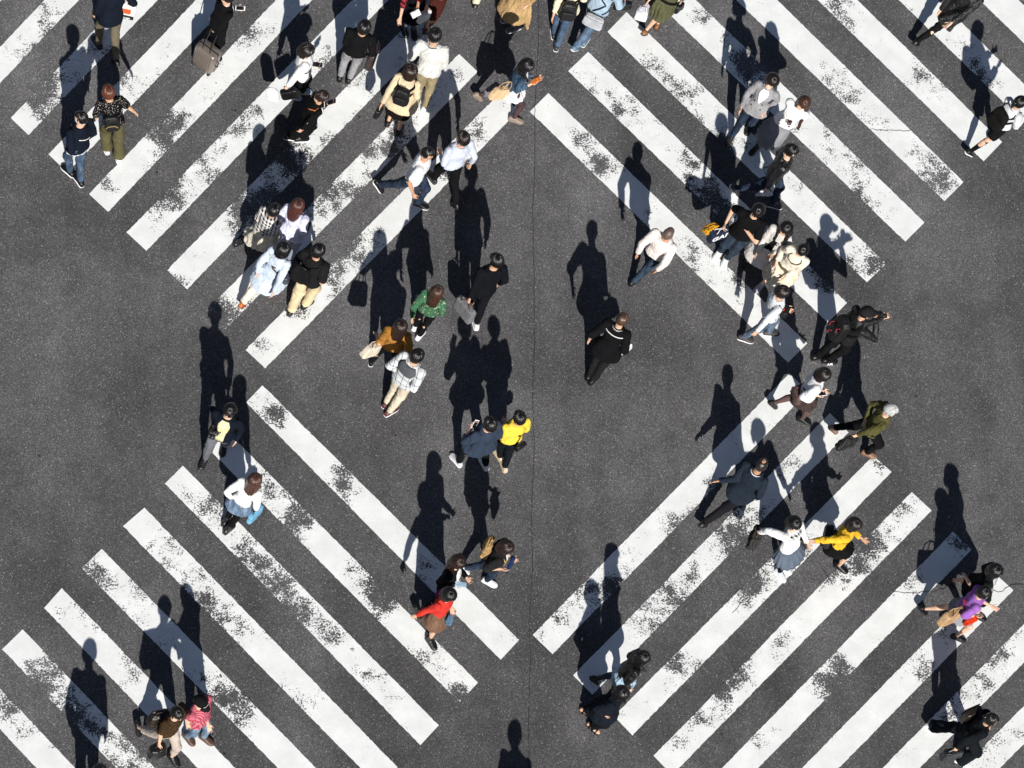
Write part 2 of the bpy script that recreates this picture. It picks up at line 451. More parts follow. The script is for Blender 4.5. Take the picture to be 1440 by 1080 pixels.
    # ---- hair
    def hair(s):
        st, c = s.d.get('hair', ('short', BLACK)); H = s.H; m = MB()
        pass
        th = {'short':.0160, 'crop':.008, 'bob':.0195, 'long':.017, 'pony':.014, 'bun':.014, 'grey':.016, 'bald':.008}[st]
        n, r = 36, []
        wide = st in ('bob', 'long')
        for i in range(1, 26):
            p = -math.pi/2+math.pi*i/26; an = np.arange(n)/n*2*math.pi
            x, y, z = np.cos(an)*math.cos(p), np.sin(an)*math.cos(p), np.full(n, math.sin(p))
            if wide:
                face = sstep(.10, .35, y)*sstep(.62, .45, z)*sstep(.80, .62, abs(x)); low = sstep(-.95, -.8, -z*0-.99)
                neck = 0
            else:
                face = sstep(-.12, .14, y-.25*np.clip(-z, 0, 1)+.28*np.clip(z, 0, 1)*0)*sstep(.70, .50, z)
                face = np.maximum(face, sstep(-.30, -.45, z)*sstep(-.75, -.55, y))
                face = np.maximum(face, sstep(-.55, -.7, z))
            if st == 'bald':
                face = np.maximum(face, sstep(.42, .30, np.sqrt(x*x+(y+.12)**2))*(z > 0))
            k = th*(.55+.45*np.clip(z+.6, 0, 1))*(1-face)-.012*face
            if wide: k = k*(1+.25*abs(x))
            X, Y, Z = x*(.0455+k), y*(.0575+k)-.0, z*(.066+k)
            r.append(s.hd+np.stack([X, Y, Z], 1)*H @ s.hax)
        m.loft(r)
        down = -V(0,0,1)
        def drape(L, w, th_, spread=1.0):
            back = nz(-s.hy_*1.0+V(0,0,0)); rings = []
            for j in range(7):
                q = j/6.0; k = .1+q*L
                p = s.hd+s.hz*(.03*H)*(1-q)+down*k*H*.92-nz(V(s.hy_[0], s.hy_[1], 0))*(.040+.022*min(1, q*1.6))*H
                wv = w*(.95+.12*math.sin(q*3)-(.25*max(0, q-.7)))*H
                an = np.arange(18)/18*2*math.pi
                rings.append(p-s.u*0+np.outer(np.cos(an)*wv, s.hx)+np.outer(np.sin(an)*th_*H*(1-.3*q), nz(V(s.hy_[0], s.hy_[1], 0)))+V(0,0,.1*H))
            m.loft(rings)
        if st == 'bob':
            drape(.06, .050, .032)
            for e in (-1, 1): m.tube([s.hd+(s.hx*e*.046-s.hy_*.008+s.hz*.02)*H, s.hd+(s.hx*e*.052-s.hy_*.006-s.hz*.03)*H, s.hd+(s.hx*e*.048-s.hy_*.004-s.hz*.066)*H], [.020*H, .022*H, .014*H], 10, ref=s.hy_)
        if st == 'long':
            ln = s.d.get('hairlen', .19); drape(ln, .050, .030)
            for e in (-1, 1):
                fr = s.d.get('hairfront', .1)
                m.tube([s.hd+(s.hx*e*.045-s.hy_*.004+s.hz*.02)*H, s.hd+(s.hx*e*.053+s.hy_*.0-s.hz*.05)*H, s.hd+(s.hx*e*.046+s.hy_*(.012+fr*.55))*H-V(0,0,(.06+fr)*H)], [.021*H, .024*H, .016*H], 10, ref=s.hy_)
        if st == 'pony':
            b = s.hd-s.hy_*.066*H+s.hz*.015*H
            m.ball(b, (.018*H, .016*H, .018*H), 10, s.hax)
            m.tube([b-s.hy_*.012*H, b-s.hy_*.026*H-V(0,0,.04*H), b-s.hy_*.016*H-V(0,0,.12*H)], [.016*H, .018*H, .006*H], 10)
        if st == 'bun':
            m.ball(s.hd-s.hy_*.070*H+s.hz*.022*H, (.023*H, .022*H, .023*H), 12, s.hax)
        if st != 'bald' and not s.d.get('nolocks'): s.locks(st, c, th, wide)
        build(m, 'hair', hairmat(c), s.o, .0085, 2, (.0055 if st not in ('crop', 'bald', 'grey') else .0025, 120, (1, 1, .22), s.seed))
    def locks(s, st, c, th, wide):
        H = s.H; m = MB(); r = np.random.RandomState(s.seed); n = 170 if wide else 120
        ln = {'bob': .045, 'long': s.d.get('hairlen', .19)*.92}.get(st, 0)
        for i in range(n):
            az = r.rand()*2*math.pi; sx, sy = math.cos(az), math.sin(az)
            front = sy > (.35 if wide else .15)
            end = rad(r.uniform(52, 66)) if front else rad(r.uniform(92, 112)) if (wide or sy > -.3) else rad(r.uniform(105, 128))
            if st == 'grey' or st == 'crop': end *= .92
            pts = []; tw = r.uniform(-.5, .5); k0 = th*r.uniform(.86, 1.08)+.0015
            for j in range(7):
                q = j/6; ph = lerp(rad(1.5), end, q**.85); a = az+tw*q*.6
                X, Y, Zz = math.sin(ph)*math.cos(a), math.sin(ph)*math.sin(a), math.cos(ph)
                k = k0*(.55+.45*min(1, max(0, Zz+.6)))*(1+(.25*abs(X) if wide else 0))
                pts.append(s.hd+V(X*(.0455+k), Y*(.0575+k)-.006*(1-q), Zz*(.066+k))*H @ s.hax)
            if ln and not front and (sy < .1):
                o = pts[-1]; out = nz(V(*(o-s.hd)[:2], 0)); L = ln*r.uniform(.75, 1.05)*H
                for q in (.35, .7, 1): pts.append(o+V(0,0,-L*q)+out*.006*math.sin(q*4+i)-nz(V(s.hy_[0], s.hy_[1], 0))*.012*q*H)
            w = r.uniform(.0035, .0065)*H; kk = len(pts)
            m.tube(pts, [w*(.5+.5*math.sin(min(1, (j+.6)/kk*1.25)*math.pi*.8)) if j < kk-1 else w*.25 for j in range(kk)], 5, rnd=False, flat=.55)
        return build(m, 'hair_locks', hairmat(tuple(min(.9, x*1.25+.001) for x in c)), s.o)
    def cap(s, c, brimc=None, patch=None):
        H = s.H; r = []; n = 24
        for i in range(7):
            p = i/6*math.pi/2*.96; an = np.arange(n)/n*2*math.pi
            k = math.cos(p); z = math.sin(p)
            r.append(s.hd+np.stack([np.cos(an)*k*.056, np.sin(an)*k*.068, np.full(n, z*.064+.016)], 1)*H @ s.hax)
        o = build(MB().loft(r), 'cap', cloth(c), s.o)
        m = MB(); rr = []
        for q in (0, .35, .7, 1):
            an = np.linspace(-1, 1, 13); w = .053*(1-.15*q*q)
            x = an*w; y = .035+np.sqrt(np.clip(1-(an*.95)**2, 0, 1))*(.03+.052*q); zt = .020-.018*q-.012*an*an
            P_ = np.stack([x, y, zt], 1); rr.append(P_)
        top = [s.hd+p*H @ s.hax for p in rr]; bt = [s.hd+(p-V(0,0,.004))*H @ s.hax for p in rr]
        rings = [np.vstack([a, b[::-1]]) for a, b in zip(top, bt)]
        build(m.loft(rings), 'brim', cloth(brimc or c), o)
        if patch:
            pts = [s.hd+V(x*.030, .0665-.010*abs(x)**2, .040)*H @ s.hax for x in (-1, -.5, 0, .5, 1)]
            build(MB().ribbon(pts, .016*H, [s.hy_]*5, .004), 'patch', cloth(patch), o)
    # ---- clothes
    def sleeve(s, m, i, frac, r0, r1, r2):
        S, E, W = s.sh[i], s.el[i], s.wr[i]; l1 = np.linalg.norm(E-S); l2 = np.linalg.norm(W-E); t = frac*(l1+l2)
        root = lerp(S, s.N-s.u*.06*s.H, .35)
        if t <= l1: pts = [root, S, lerp(S, E, .5*t/l1), lerp(S, E, t/l1)]; rr = [r0*1.05, r0*1.05, r0, lerp(r0, r1, t/l1)]
        else:
            q = (t-l1)/l2; pts = [root, S, lerp(S, E, .5), E, lerp(E, W, .5*q), lerp(E, W, q)]; rr = [r0*1.05, r0*1.05, r0, r1, lerp(r1, r2, .5*q), lerp(r1, r2, q)]
        m.tube(pts, rr, 14, rnd=False)
        m.ball(S, r0*1.08, 12)
    def top(s, c, hem=-.28, ease=.010, sl=1.0, kind='plain', c2=(.02,.02,.02), flare=0, neck=.985, name=None, sr=1.0, fold=.006, collar=True, sc=1.0, back=None, cuff=1.0):
        ease *= .72; sr = .94+(sr-1)*.62; H = s.H; s.ease = ease*H/1.7; m = MB(); ts = [t for t in np.arange(hem, neck-.02, .09)]+[neck]
        rings = []
        for t in ts:
            k = sstep(.2, hem, t)*flare if t < .2 else 0
            rings.append(s.ring(t, ease*H/1.7+k*H*.1+(.004 if t > .9 else 0)))
        m.loft(rings)
        for i in (0, 1):
            if sl > 0: s.sleeve(m, i, sl, .033*H*sr+ease*.4, .0275*H*sr+ease*.4, .0205*H*sr*cuff+ease*.3)
        if collar:
            cr = s.ring(neck, .006, n=16); m.tube(list(cr)+[cr[0]], .011*H, 8, rnd=False)
        if back is not None:   # a coat tail blown out behind: tip in local coordinates
            tip = np.array(back); b0 = s.surf(-.1, 180)[0]
            m.tube([b0, lerp(b0, tip, .6), tip], [.085*H, .06*H, .02*H], 12, flat=.35, ref=(1,0,0))
        nm = name or 'top'
        o = build(m, nm, cloth(c, kind, c2, sc), s.o, .0125, 4, (fold*1.05, 30, (1, 1, .6), s.seed+3)); s.topo = o; return o
    def panel(s, name, c, t0, t1, w0, w1, off=.016, kind='plain', mid=0.0, c2=(.02,.02,.02), parent=None, n=9):
        """a strip of cloth that follows the torso: from height t0 (half-angle w0) to t1 (w1), centred on angle mid"""
        rings = []; e = s.ease+off
        for k in range(n):
            t = lerp(t0, t1, k/(n-1)); w = lerp(w0, w1, k/(n-1))
            A = [s.surf(t, mid+a*w) for a in np.linspace(-1, 1, 9)]
            rings.append(np.array([p+q*(e-.01) for p, q in A]+[p+q*e for p, q in A[::-1]]))
        return build(MB().loft(rings), name, cloth(c, kind, c2), parent or s.o)
    def strap(s, path, w=.03, c=BLACK, name='strap', off=.017, kind='plain', parent=None, th=.007, n=5):
        pts, nr = [], []
        for a, b in zip(path[:-1], path[1:]):
            for k in range(n):
                q = k/n; p, nn = s.surf(lerp(a[0], b[0], q), lerp(a[1], b[1], q), s.ease+off); pts.append(p); nr.append(nn)
        p, nn = s.surf(path[-1][0], path[-1][1], s.ease+off); pts.append(p); nr.append(nn)
        if parent is not None: pts = [s.W(p)-V(*parent.location) for p in pts]; nr = [s.R.T @ q for q in nr]
        return build(MB().ribbon(pts, w, nr, th), name, cloth(c, kind), parent or s.o)
    def trousers(s, c, kind='plain', hem=.0, fit=1.0, wide=0, fold=.007, c2=(.02,.02,.02), stop=1.0, name='trousers', sc=1.0):
        H = s.H; m = MB()
        m.loft([s.ring(t, .007) for t in (-.12, -.02, .06, .12)])
        for i in (0, 1):
            h, k, a = s.hip[i], s.knee[i], s.ank[i]; a2 = lerp(k, a, .985)
            r1, r2, r3 = (.054*H*fit, .040*H*fit, (.029*H*fit)) if not wide else (.056*H, .052*H, .052*H*wide)
            if stop >= 1: m.tube([h+V(0,0,.01), lerp(h, k, .45), k, lerp(k, a, .5)-V(0, .006, 0), a2], [r1, r1*.93, r2, lerp(r2, r3, .5), r3], 14, rnd=False)
            if stop > .5: m.ball(k, r2*1.17, 12)
            if stop >= 1: pass
            elif stop > .5: q = (stop-.5)*2; m.tube([h, lerp(h, k, .45), k, lerp(k, a, q)], [r1, r1*.93, r2, lerp(r2, r3, q)*1.05], 14, rnd=False)
            else: m.tube([h, lerp(h, k, stop*2)], [r1, r1*.98], 14, rnd=False)
        return build(m, name, cloth(c, kind, c2, sc), s.o, .0125, 4, (fold*.95, 30, (1, 1, .75), s.seed+7))
    def skirt(s, c, hem=-.75, kind='plain', flare=.3, pleat=None, name='skirt', fold=.006, c2=(.02,.02,.02), wtop=.13, ease=.008, sc=1.0):
        ts = list(np.arange(hem, wtop-.02, .1))+[wtop]; rings = []
        for t in ts:
            q = sstep(wtop-.1, hem, t); rings.append(s.ring(t, ease+flare*.14*q, n=96 if pleat else 28, pleat=(pleat[0], pleat[1]*q) if pleat else None))
        return build(MB().loft(rings), name, cloth(c, kind, c2, sc), s.o, *((None,) if pleat else (.0125, 3, (fold*2.0, 26, (1, 1, .22), s.seed+9))))
    def legs(s, c, frac=1.0, name='tights', up=0.0, kind='plain'):
        """tights or socks: frac of the leg from the foot upward"""
        H = s.H
        m = MB()
        for i in (0, 1):
            h, k, a = s.hip[i], s.knee[i], s.ank[i]; cf = lerp(k, a, .32)-V(0, .008*H, 0)
            if frac > .5:
                q = (1-frac)*2; m.tube([lerp(h, k, q), lerp(h, k, max(q, .4)), k], [.050*H, .046*H, .033*H], 12); m.tube([k, cf, lerp(k, a, .7), a], [.032*H, .0335*H, .023*H, .020*H], 12)
            else:
                q = 1-frac*2; p0 = lerp(k, a, q); m.tube([p0, lerp(p0, a, .5), a], [lerp(.034, .021, q)*H, lerp(.028, .021, q)*H, .0205*H], 12)
        return build(m, name, cloth(c, kind), s.o)
    def shoes(s, c=SHOEBLK, sole=(.02,.02,.02), kind='plain', high=0, solew=1.0, word=None, open_=False):
        H = s.H
        for i in (0, 1):
            if open_:
                o = build(MB().loft(s.foot_rings(i, 1.08, 1, -.049, .010)), 'sandal', simple('sole', sole, .7), s.o)
                A, fd, fu = s.ank[i], s.fdir[i], s.fup[i]; sd = nz(np.cross(fd, fu))
                for x, w, h in ((.070, .033, .034), (.035, .030, .048), (-.005, .027, .075)):
                    an = np.linspace(0, math.pi, 9); pts = [A+fd*x*H-fu*.045*H+sd*math.cos(q)*w*H+fu*math.sin(q)*h*H for q in an]
                    build(MB().ribbon(pts, .013*H, [fu*math.sin(q)+sd*math.cos(q) for q in an], .004), 'strap', cloth(c, 'leather'), o)
                continue
            m = MB().loft(s.foot_rings(i, 1.12, 1.10, -.044))
            if high: a, k = s.ank[i], s.knee[i]; m.tube([a-s.fup[i]*.01*H, a+s.fup[i]*.02*H, lerp(a, k, high)], [.024*H, .0235*H, .0255*H], 12, rnd=False)
            o = build(m, 'shoe', cloth(c, 'leather') if kind == 'plain' else cloth(c, kind), s.o, .009, 2)
            so = build(MB().loft(s.foot_rings(i, 1.2, 1, -.0475, .015*solew)), 'sole', simple('sole', sole, .7), o)
            if kind == 'canvas' or word: pass
            if word and i == 1:
                A, fd, fu = s.ank[i], s.fdir[i], s.fup[i]; sd = nz(np.cross(fd, fu))
                text(word, .062, A+fd*.028*H+sd*.0315*H-fu*.030*H, fd, nz(fu*.9-sd*.35), simple('white_letters', (.8,.8,.8), .6), o, .004, 'lettering')
def text(body, size, c, xa, ya, mat, parent, depth=.002, name='lettering', bold=.02, spacing=1.0):
    cu = bpy.data.curves.new(name, 'FONT'); cu.body = body; cu.size = size; cu.extrude = depth; cu.align_x = 'CENTER'; cu.align_y = 'CENTER'; cu.offset = bold*size; cu.space_character = spacing
    t = bpy.data.objects.new(name, cu); C.objects.link(t); bpy.context.view_layer.update()
    me = bpy.data.meshes.new_from_object(t.evaluated_get(bpy.context.evaluated_depsgraph_get())); C.objects.unlink(t); bpy.data.objects.remove(t)
    n = len(me.vertices); co = np.empty(n*3); me.vertices.foreach_get('co', co); co = co.reshape(-1, 3)
    xa, ya = nz(xa), nz(ya-nz(xa)*np.dot(ya, nz(xa))); za = np.cross(xa, ya)
    me.vertices.foreach_set('co', (c+co @ np.array([xa, ya, za])).ravel()); me.update(); me.materials.clear()
    return link(name, me, mat, parent, False)
# ------------------------------------------------------------------ things carried
def sub(mb, loc):
    mb.v = [v-V(*loc) for v in mb.v]; return mb
def imgdir(deg):
    a = rad(deg); w = at(720+10*math.cos(a), 540-10*math.sin(a))-at(720, 540); return nz(V(w[0], w[1], 0))
Z = V(0,0,1)
def backpack(p, c, label, w=.29, h=.42, d=.15, kind='nylon', t=.52, red=None, ang=180, trim=None):
    q, n = p.surf(t, ang, p.ease+d*.5+.004); u = p.u; n = nz(n-u*np.dot(n, u)); x = np.cross(n, u)
    ax = np.array([x, n, u]); cw = p.W(q); R3 = ax @ p.R
    r = thing('backpack', label, 'backpack', cw-Z*h/2, 'bags carried by pedestrians')
    lo = V(*r.location)
    build(sub(MB().sbox(cw, (w, d, h), R3, 5, .82, edge=.2), lo), 'pack', cloth(c, kind), r, .012, 2, (.006, 34, (1,1,1), p.seed))
    build(sub(MB().sbox(cw+R3[1]*d*.52-R3[2]*h*.14, (w*.74, d*.35, h*.48), R3, 5, .9, edge=.2), lo), 'pocket', cloth(c, kind), r)
    a, b = cw+R3[2]*h*.49-R3[0]*.04, cw+R3[2]*h*.49+R3[0]*.04
    build(sub(MB().tube([a, a+R3[2]*.035, b+R3[2]*.035, b], .007, 7), lo), 'grab_handle', cloth(c, kind), r)
    if trim:
        pts = [cw+R3[1]*d*.71+R3[0]*w*.36*math.cos(g)+R3[2]*(h*.14*math.sin(g)-h*.10) for g in np.linspace(0, math.pi, 9)]
        build(sub(MB().tube(pts, .005, 6), lo), 'zip', cloth(trim), r)
    if red:
        for dx, dz, l in ((-.3, .12, .3), (.28, -.1, .34), (.05, -.32, .25)):
            a = cw+R3[1]*d*.70+R3[0]*w*dx*.9+R3[2]*h*dz
            build(sub(MB().tube([a, a+R3[2]*h*l*.5+R3[0]*.015, a+R3[2]*h*l-R3[0]*.03], .007, 6), lo), 'cord', cloth(red), r)
    for sg in (-1, 1):
        p.strap([(t+.18, sg*152), (.93, sg*112), (.965, sg*75), (.86, sg*42), (.62, sg*52), (.48, sg*100), (t-.2, sg*140)], .045, c, 'strap', .014, parent=r)
    return r
def handbag(P, dim, c, label, yaw=0, drop=.16, kind='leather', name='handbag', taper=.8, two=False, hc=None, tilt=0, cat='handbag', p=5, hw=.55, fold=.004):
    ax0 = imgdir(yaw); y0 = np.cross(Z, ax0); R3 = np.array([ax0, y0, Z])
    if tilt:
        g = rad(tilt); R3 = np.array([ax0*math.cos(g)+Z*math.sin(g), y0, Z*math.cos(g)-ax0*math.sin(g)])
    w, d, h = dim; cw = P-R3[2]*(drop+h/2)
    r = thing(name, label, cat, cw-R3[2]*h/2, 'bags carried by pedestrians'); lo = V(*r.location)
    build(sub(MB().sbox(cw, dim, R3, p, taper, edge=.14), lo), 'bag_body', cloth(c, kind), r, .010, 2, (fold*1.2, 30, (1,1,1), int(abs(P[0]*97))%900))
    for k in ((-1, 1) if two else (0,)):
        b = y0*k*d*.32*taper
        pts = [cw+R3[2]*h*.47+R3[0]*w*hw*.5*taper*x+b for x in (-1, 1)]
        arc = [pts[0], lerp(pts[0], P, .55)-R3[0]*w*.09+b*.5, P-R3[0]*.035+b*.2, P+R3[0]*.035+b*.2, lerp(pts[1], P, .55)+R3[0]*w*.09+b*.5, pts[1]]
        build(sub(MB().tube(arc, .0075, 7), lo), 'handle', cloth(hc or c, 'leather'), r)
    return r, cw, R3
def sling(p, c, label, t=.05, ang=80, dim=(.26,.09,.19), kind='leather', side=1, sc=None, name='shoulder_bag', sw=.022, cat='shoulder bag', high=.97, off=.02):
    q, n = p.surf(t, ang, p.ease+dim[1]*.5+off); n = nz(V(n[0], n[1], 0)); x = np.cross(n, Z); R3 = np.array([x, n, Z]) @ p.R; cw = p.W(q)
    r = thing(name, label, cat, cw-Z*dim[2]/2, 'bags carried by pedestrians'); lo = V(*r.location)
    build(sub(MB().sbox(cw, dim, R3, 5, .88, edge=.18), lo), 'bag_body', cloth(c, kind), r, .010, 2, (.005, 34, (1,1,1), p.seed))
    build(sub(MB().sbox(cw+R3[1]*dim[1]*.5+Z*dim[2]*.16, (dim[0]*.93, .016, dim[2]*.55), R3, 5, .95), lo), 'flap', cloth(c, kind), r)
    s = side   # shoulder the strap goes over: 1 right, -1 left
    if s*ang > 0: path = [(t+.22, ang-28*np.sign(ang)), (.55, s*70), (.86, s*62), (high, s*80), (.88, s*118), (.5, s*115), (t+.22, ang+24*np.sign(ang))]
    else: path = [(t+.2, ang+25*s), (.35, -s*45), (.6, -s*8), (.84, s*32), (high, s*78), (.88, s*130), (.62, 180), (.35, -s*135), (t+.2, ang-25*s)]
    p.strap(path, sw, sc or c, 'strap', .012, parent=r)
    return r
def phone(p, i, label, c=(.8,.8,.8), out=.085, name='smartphone', dim=(.074,.010,.15), scr=(.01,.011,.014), cat='phone', side=0):
    H = p.H; n = p.R.T @ p.hnrm[i]; d = p.R.T @ p.hdir[i]; x = nz(np.cross(d, n)); R3 = np.array([x, n, d])
    q = p.W(p.wr[i])+d*out+n*.028+x*side
    r = thing(name, label, cat, q, 'phones in hands'); lo = V(*r.location)
    o = build(sub(MB().sbox(q, dim, R3, 9, 1, edge=.03), lo), 'case', simple('phone_case', c, .35), r)
    build(sub(MB().sbox(q+n*dim[1]*.5, (dim[0]*.86, .003, dim[2]*.80), R3, 14, 1, edge=.02), lo), 'screen', simple('phone_screen', scr, .15, .6), r)
    return r
def sheet(P, w, h, nrm, up, label, c=(.8,.8,.8), name='paper', th=.004, cat='paper'):
    n = nz(nrm); u = nz(up-n*np.dot(up, n)); x = np.cross(u, n); r = []
    for i in range(7):
        t = i/6-.5; k = .015*math.sin(i*1.1)
        r.append([P+u*h*t+x*w*s+n*(k+.02*s*s+z) for s, z in ((-.5,0),(-.17,0),(.17,0),(.5,0),(.5,th),(.17,th),(-.17,th),(-.5,th))])
    r = [np.array(q) for q in r]
    o = build(MB().loft(r), name, simple(name, c, .7, .2, 0, 9, .06), None)
    tag(o, label, cat, 'papers and pouches in hands'); return o
# ------------------------------------------------------------------ road and paint
def asphalt_nodes(t):
    p = t.pos()
    big = t.noise(p, .35, 3, .5); mid = t.noise(p, 2.2, 4, .6); patch = t.noise(p, .9, 2, .5, .8)
    v = t.vor(p, 95); r = t.sep(v.outputs['Color'])[0]; v2 = t.vor(p, 75); r2 = t.sep(v2.outputs['Color'])[1]
    g = t.noise(p, 150, 2, .7)
    stone = t.ramp(r, .35, 1.0, .66, 1.5)
    glint = t.ramp(r2, .965, .985, 0, 1)
    base = t.math('MULTIPLY', stone, t.ramp(g, .25, .75, .65, 1.35))
    base = t.math('MULTIPLY', base, t.ramp(mid, .3, .7, .90, 1.10))
    base = t.math('MULTIPLY', base, t.ramp(big, .35, .65, .82, 1.15))
    base = t.math('MULTIPLY', base, t.ramp(patch, .40, .60, .94, 1.07))
    for rot, sc, loc in ((.80, (1.0, .10, 1), (2.1, .4, 0)), (-.80, (1.0, .12, 1), (5.2, 3.3, 0))):
        s_ = t.noise(t.mapv(p, sc, (0, 0, rot), loc), .85, 3, .55)
        base = t.math('MULTIPLY', base, t.ramp(s_, .36, .64, .90, 1.11))
    oil = t.ramp(t.noise(p, 1.3, 5, .62, 1.2), .68, .78, 1, .88)
    base = t.math('MULTIPLY', base, oil)
    base = t.math('ADD', base, t.math('MULTIPLY', glint, 1.6))
    k = t.math('MULTIPLY', base, ASPH)
    pit = t.ramp(t.vor(t.mapv(p, (1,1,1), (0,0,0), (3.1,1.7,0)), 1.5).outputs['Distance'], .022, .045, .35, 1)
    k = t.math('MULTIPLY', k, pit)
    cc = t.n('ShaderNodeCombineColor'); t.l(t.math('MULTIPLY', k, 1.0), cc.inputs[0]); t.l(t.math('MULTIPLY', k, .985), cc.inputs[1]); t.l(t.math('MULTIPLY', k, 1.02), cc.inputs[2])
    h = t.math('ADD', t.math('MULTIPLY', v.outputs['Distance'], -1.0), t.math('MULTIPLY', g, .8))
    return cc.outputs[0], h, p
ASPH = .096
def mat_asphalt():
    t = NT('asphalt'); c, h, p = asphalt_nodes(t); t.bump(h, .7, .007); t.b.inputs['Diffuse Roughness'].default_value = 1; return t.col(c, .85, .25)
def mat_paint():
    t = NT('worn_road_paint'); c, h, p = asphalt_nodes(t)
    w = t.n('ShaderNodeAttribute', attribute_name='wear').outputs['Fac']
    fine = t.math('ADD', t.math('MULTIPLY', t.noise(p, 36, 3, .62), .68), t.math('MULTIPLY', t.noise(p, 85, 2, .6), .32)); med = t.noise(p, 5.5, 4, .65, .4); lo = t.noise(p, 1.6, 3, .55)
    n = t.math('ADD', t.math('MULTIPLY', fine, .68), t.math('MULTIPLY', med, .32))
    thr = t.math('ADD', t.math('MULTIPLY', w, .25), t.ramp(lo, .36, .66, .265, .43))
    m = t.ramp(t.math('SUBTRACT', n, thr), -.034, .012)
    dirt = t.ramp(t.noise(p, 3.0, 4, .6), .3, .75, .90, 1.03)
    grain = t.ramp(t.noise(p, 120, 2), .3, .7, .93, 1.05)
    pc = t.math('MULTIPLY', t.math('MULTIPLY', dirt, grain), .83)
    cc = t.n('ShaderNodeCombineColor'); t.l(t.math('MULTIPLY', pc, .985), cc.inputs[0]); t.l(pc, cc.inputs[1]); t.l(t.math('MULTIPLY', pc, .985), cc.inputs[2])
    col = t.mix(m, c, cc.outputs[0])
    t.bump(t.math('ADD', t.math('MULTIPLY', h, .6), t.math('MULTIPLY', m, .8)), .45, .005)
    return t.col(col, .8, .25)
def build_ground():
    A = mat_asphalt(); Pm = mat_paint()
    S = 400; mb = MB().add([(-S,-S,0),(S,-S,0),(S,S,0),(-S,S,0)], [(0,1,2,3)])
    tag(build(mb, 'road', A, smooth=False), None, None, None, 'structure')
    wpx = np.array(WEAR, float); wp = np.array([at(a, b) for a, b in wpx[:, :2]]); wr = wpx[:, 2]/93*1.95; ws = wpx[:, 3]
    def bar(a, b, c, d, seed):
        """corners in order round the bar: a-b one short end, c-d the other"""
        a, b, c, d = (at(*q) for q in (a, b, c, d)); nx, ny = 150, 13; r = np.random.RandomState(seed)
        g = np.zeros((nx+1, ny+1, 3)); ph = r.rand(4)*6
        for i in range(nx+1):
            t = i/nx; p, q = lerp(a, d, t), lerp(b, c, t); n = nz(p-q)
            j1 = .0015*math.sin(t*31+ph[0])+.0028*r.randn(); j2 = .0015*math.sin(t*29+ph[2])+.0028*r.randn()
            p = p+n*j1; q = q+n*j2
            for j in range(ny+1): g[i, j] = lerp(p, q, j/ny)
        g = g.reshape(-1, 3); g[:, 2] = .004
        f = [(i*(ny+1)+j, i*(ny+1)+j+1, (i+1)*(ny+1)+j+1, (i+1)*(ny+1)+j) for i in range(nx) for j in range(ny)]
        o = build(MB().add(g, [q[::-1] for q in f]), 'crosswalk_stripe', Pm, smooth=False); me = o.data
        d2 = ((g[:, None, :2]-wp[None, :, :2])**2).sum(2); w = (ws*np.exp(-d2/wr**2)).sum(1); w = 1.05*w/(1+.80*w)
        at_ = me.attributes.new('wear', 'FLOAT', 'POINT'); at_.data.foreach_set('value', np.clip(w, 0, 1.3))
        tag(o, None, None, 'painted crosswalk stripes', 'structure')
    k = 0
    L7 = V(345, 492)
    for l, b in (((-99,57),(-74,81)), ((-42,111),(-17,135)), ((15,166),(40,190)), ((68,217),(95,243)), ((125,273),(152,298)), ((178,327),(206,353)), ((235,380),(263,407)), ((290,437),(317,463)), ((345,492),(373,518))):
        dl = V(*l)-L7; bar(l, b, V(729,156)+dl*V(1.045,1.0), V(703,131)+dl*V(1.045,1.0), k); k += 1
    U = [((369,542),(346,566)), ((312,600),(287,625)), ((257,655),(232,680)), ((203,714),(173,740)), ((143,772),(115,799)), ((87,827),(62,855)), ((32,885),(3,913)), ((-25,942),(-53,970)), ((-82,1000),(-110,1028))]
    E_ = [(730,900),(672,960),(617,1020),(559,1079),(501,1138),(443,1197),(385,1256),(327,1315),(269,1374)]
    for (a, b), e in zip(U, E_):
        bar(a, b, (e[0]-26, e[1]+28), e, k); k += 1
    lo = [((749,893),(777,920)), ((806,950),(833,977)), ((863,1007),(889,1034)), ((919,1063),(945,1090)), ((976,1120),(1002,1146)), ((1033,1177),(1059,1203)), ((1090,1234),(1116,1260)), ((1147,1290),(1173,1316))]
    hi = [((1110,525),(1136,551)), ((1167,581),(1193,608)), ((1228,641),(1254,664)), ((1282,692),(1310,718)), ((1340,748),(1366,773)), ((1397,805),(1425,830)), ((1455,862),(1483,888)), ((1513,918),(1541,944))]
    for (a, b), (c, d) in zip(lo, hi):
        bar(a, b, d, c, k); k += 1
    up = [((771,131),(745,157)), ((827,73),(799,100)), ((881,17),(854,45)), ((937,-40),(908,-12)), ((993,-97),(964,-69)), ((1049,-154),(1020,-126)), ((1105,-211),(1076,-183)), ((1161,-268),(1132,-240))]
    dn = [((1135,483),(1108,510)), ((1191,426),(1164,454)), ((1246,371),(1219,397)), ((1300,313),(1273,340)), ((1355,256),(1328,283)), ((1409,200),(1383,227)), ((1465,143),(1438,170)), ((1520,87),(1494,114))]
    for (a, b), (c, d) in zip(up, dn):
        bar(a, b, d, c, k); k += 1
    # pavement joint and cracks: narrow dark strips lying on the road
    dk = simple('bitumen', (.034,.034,.035), .8, .2)
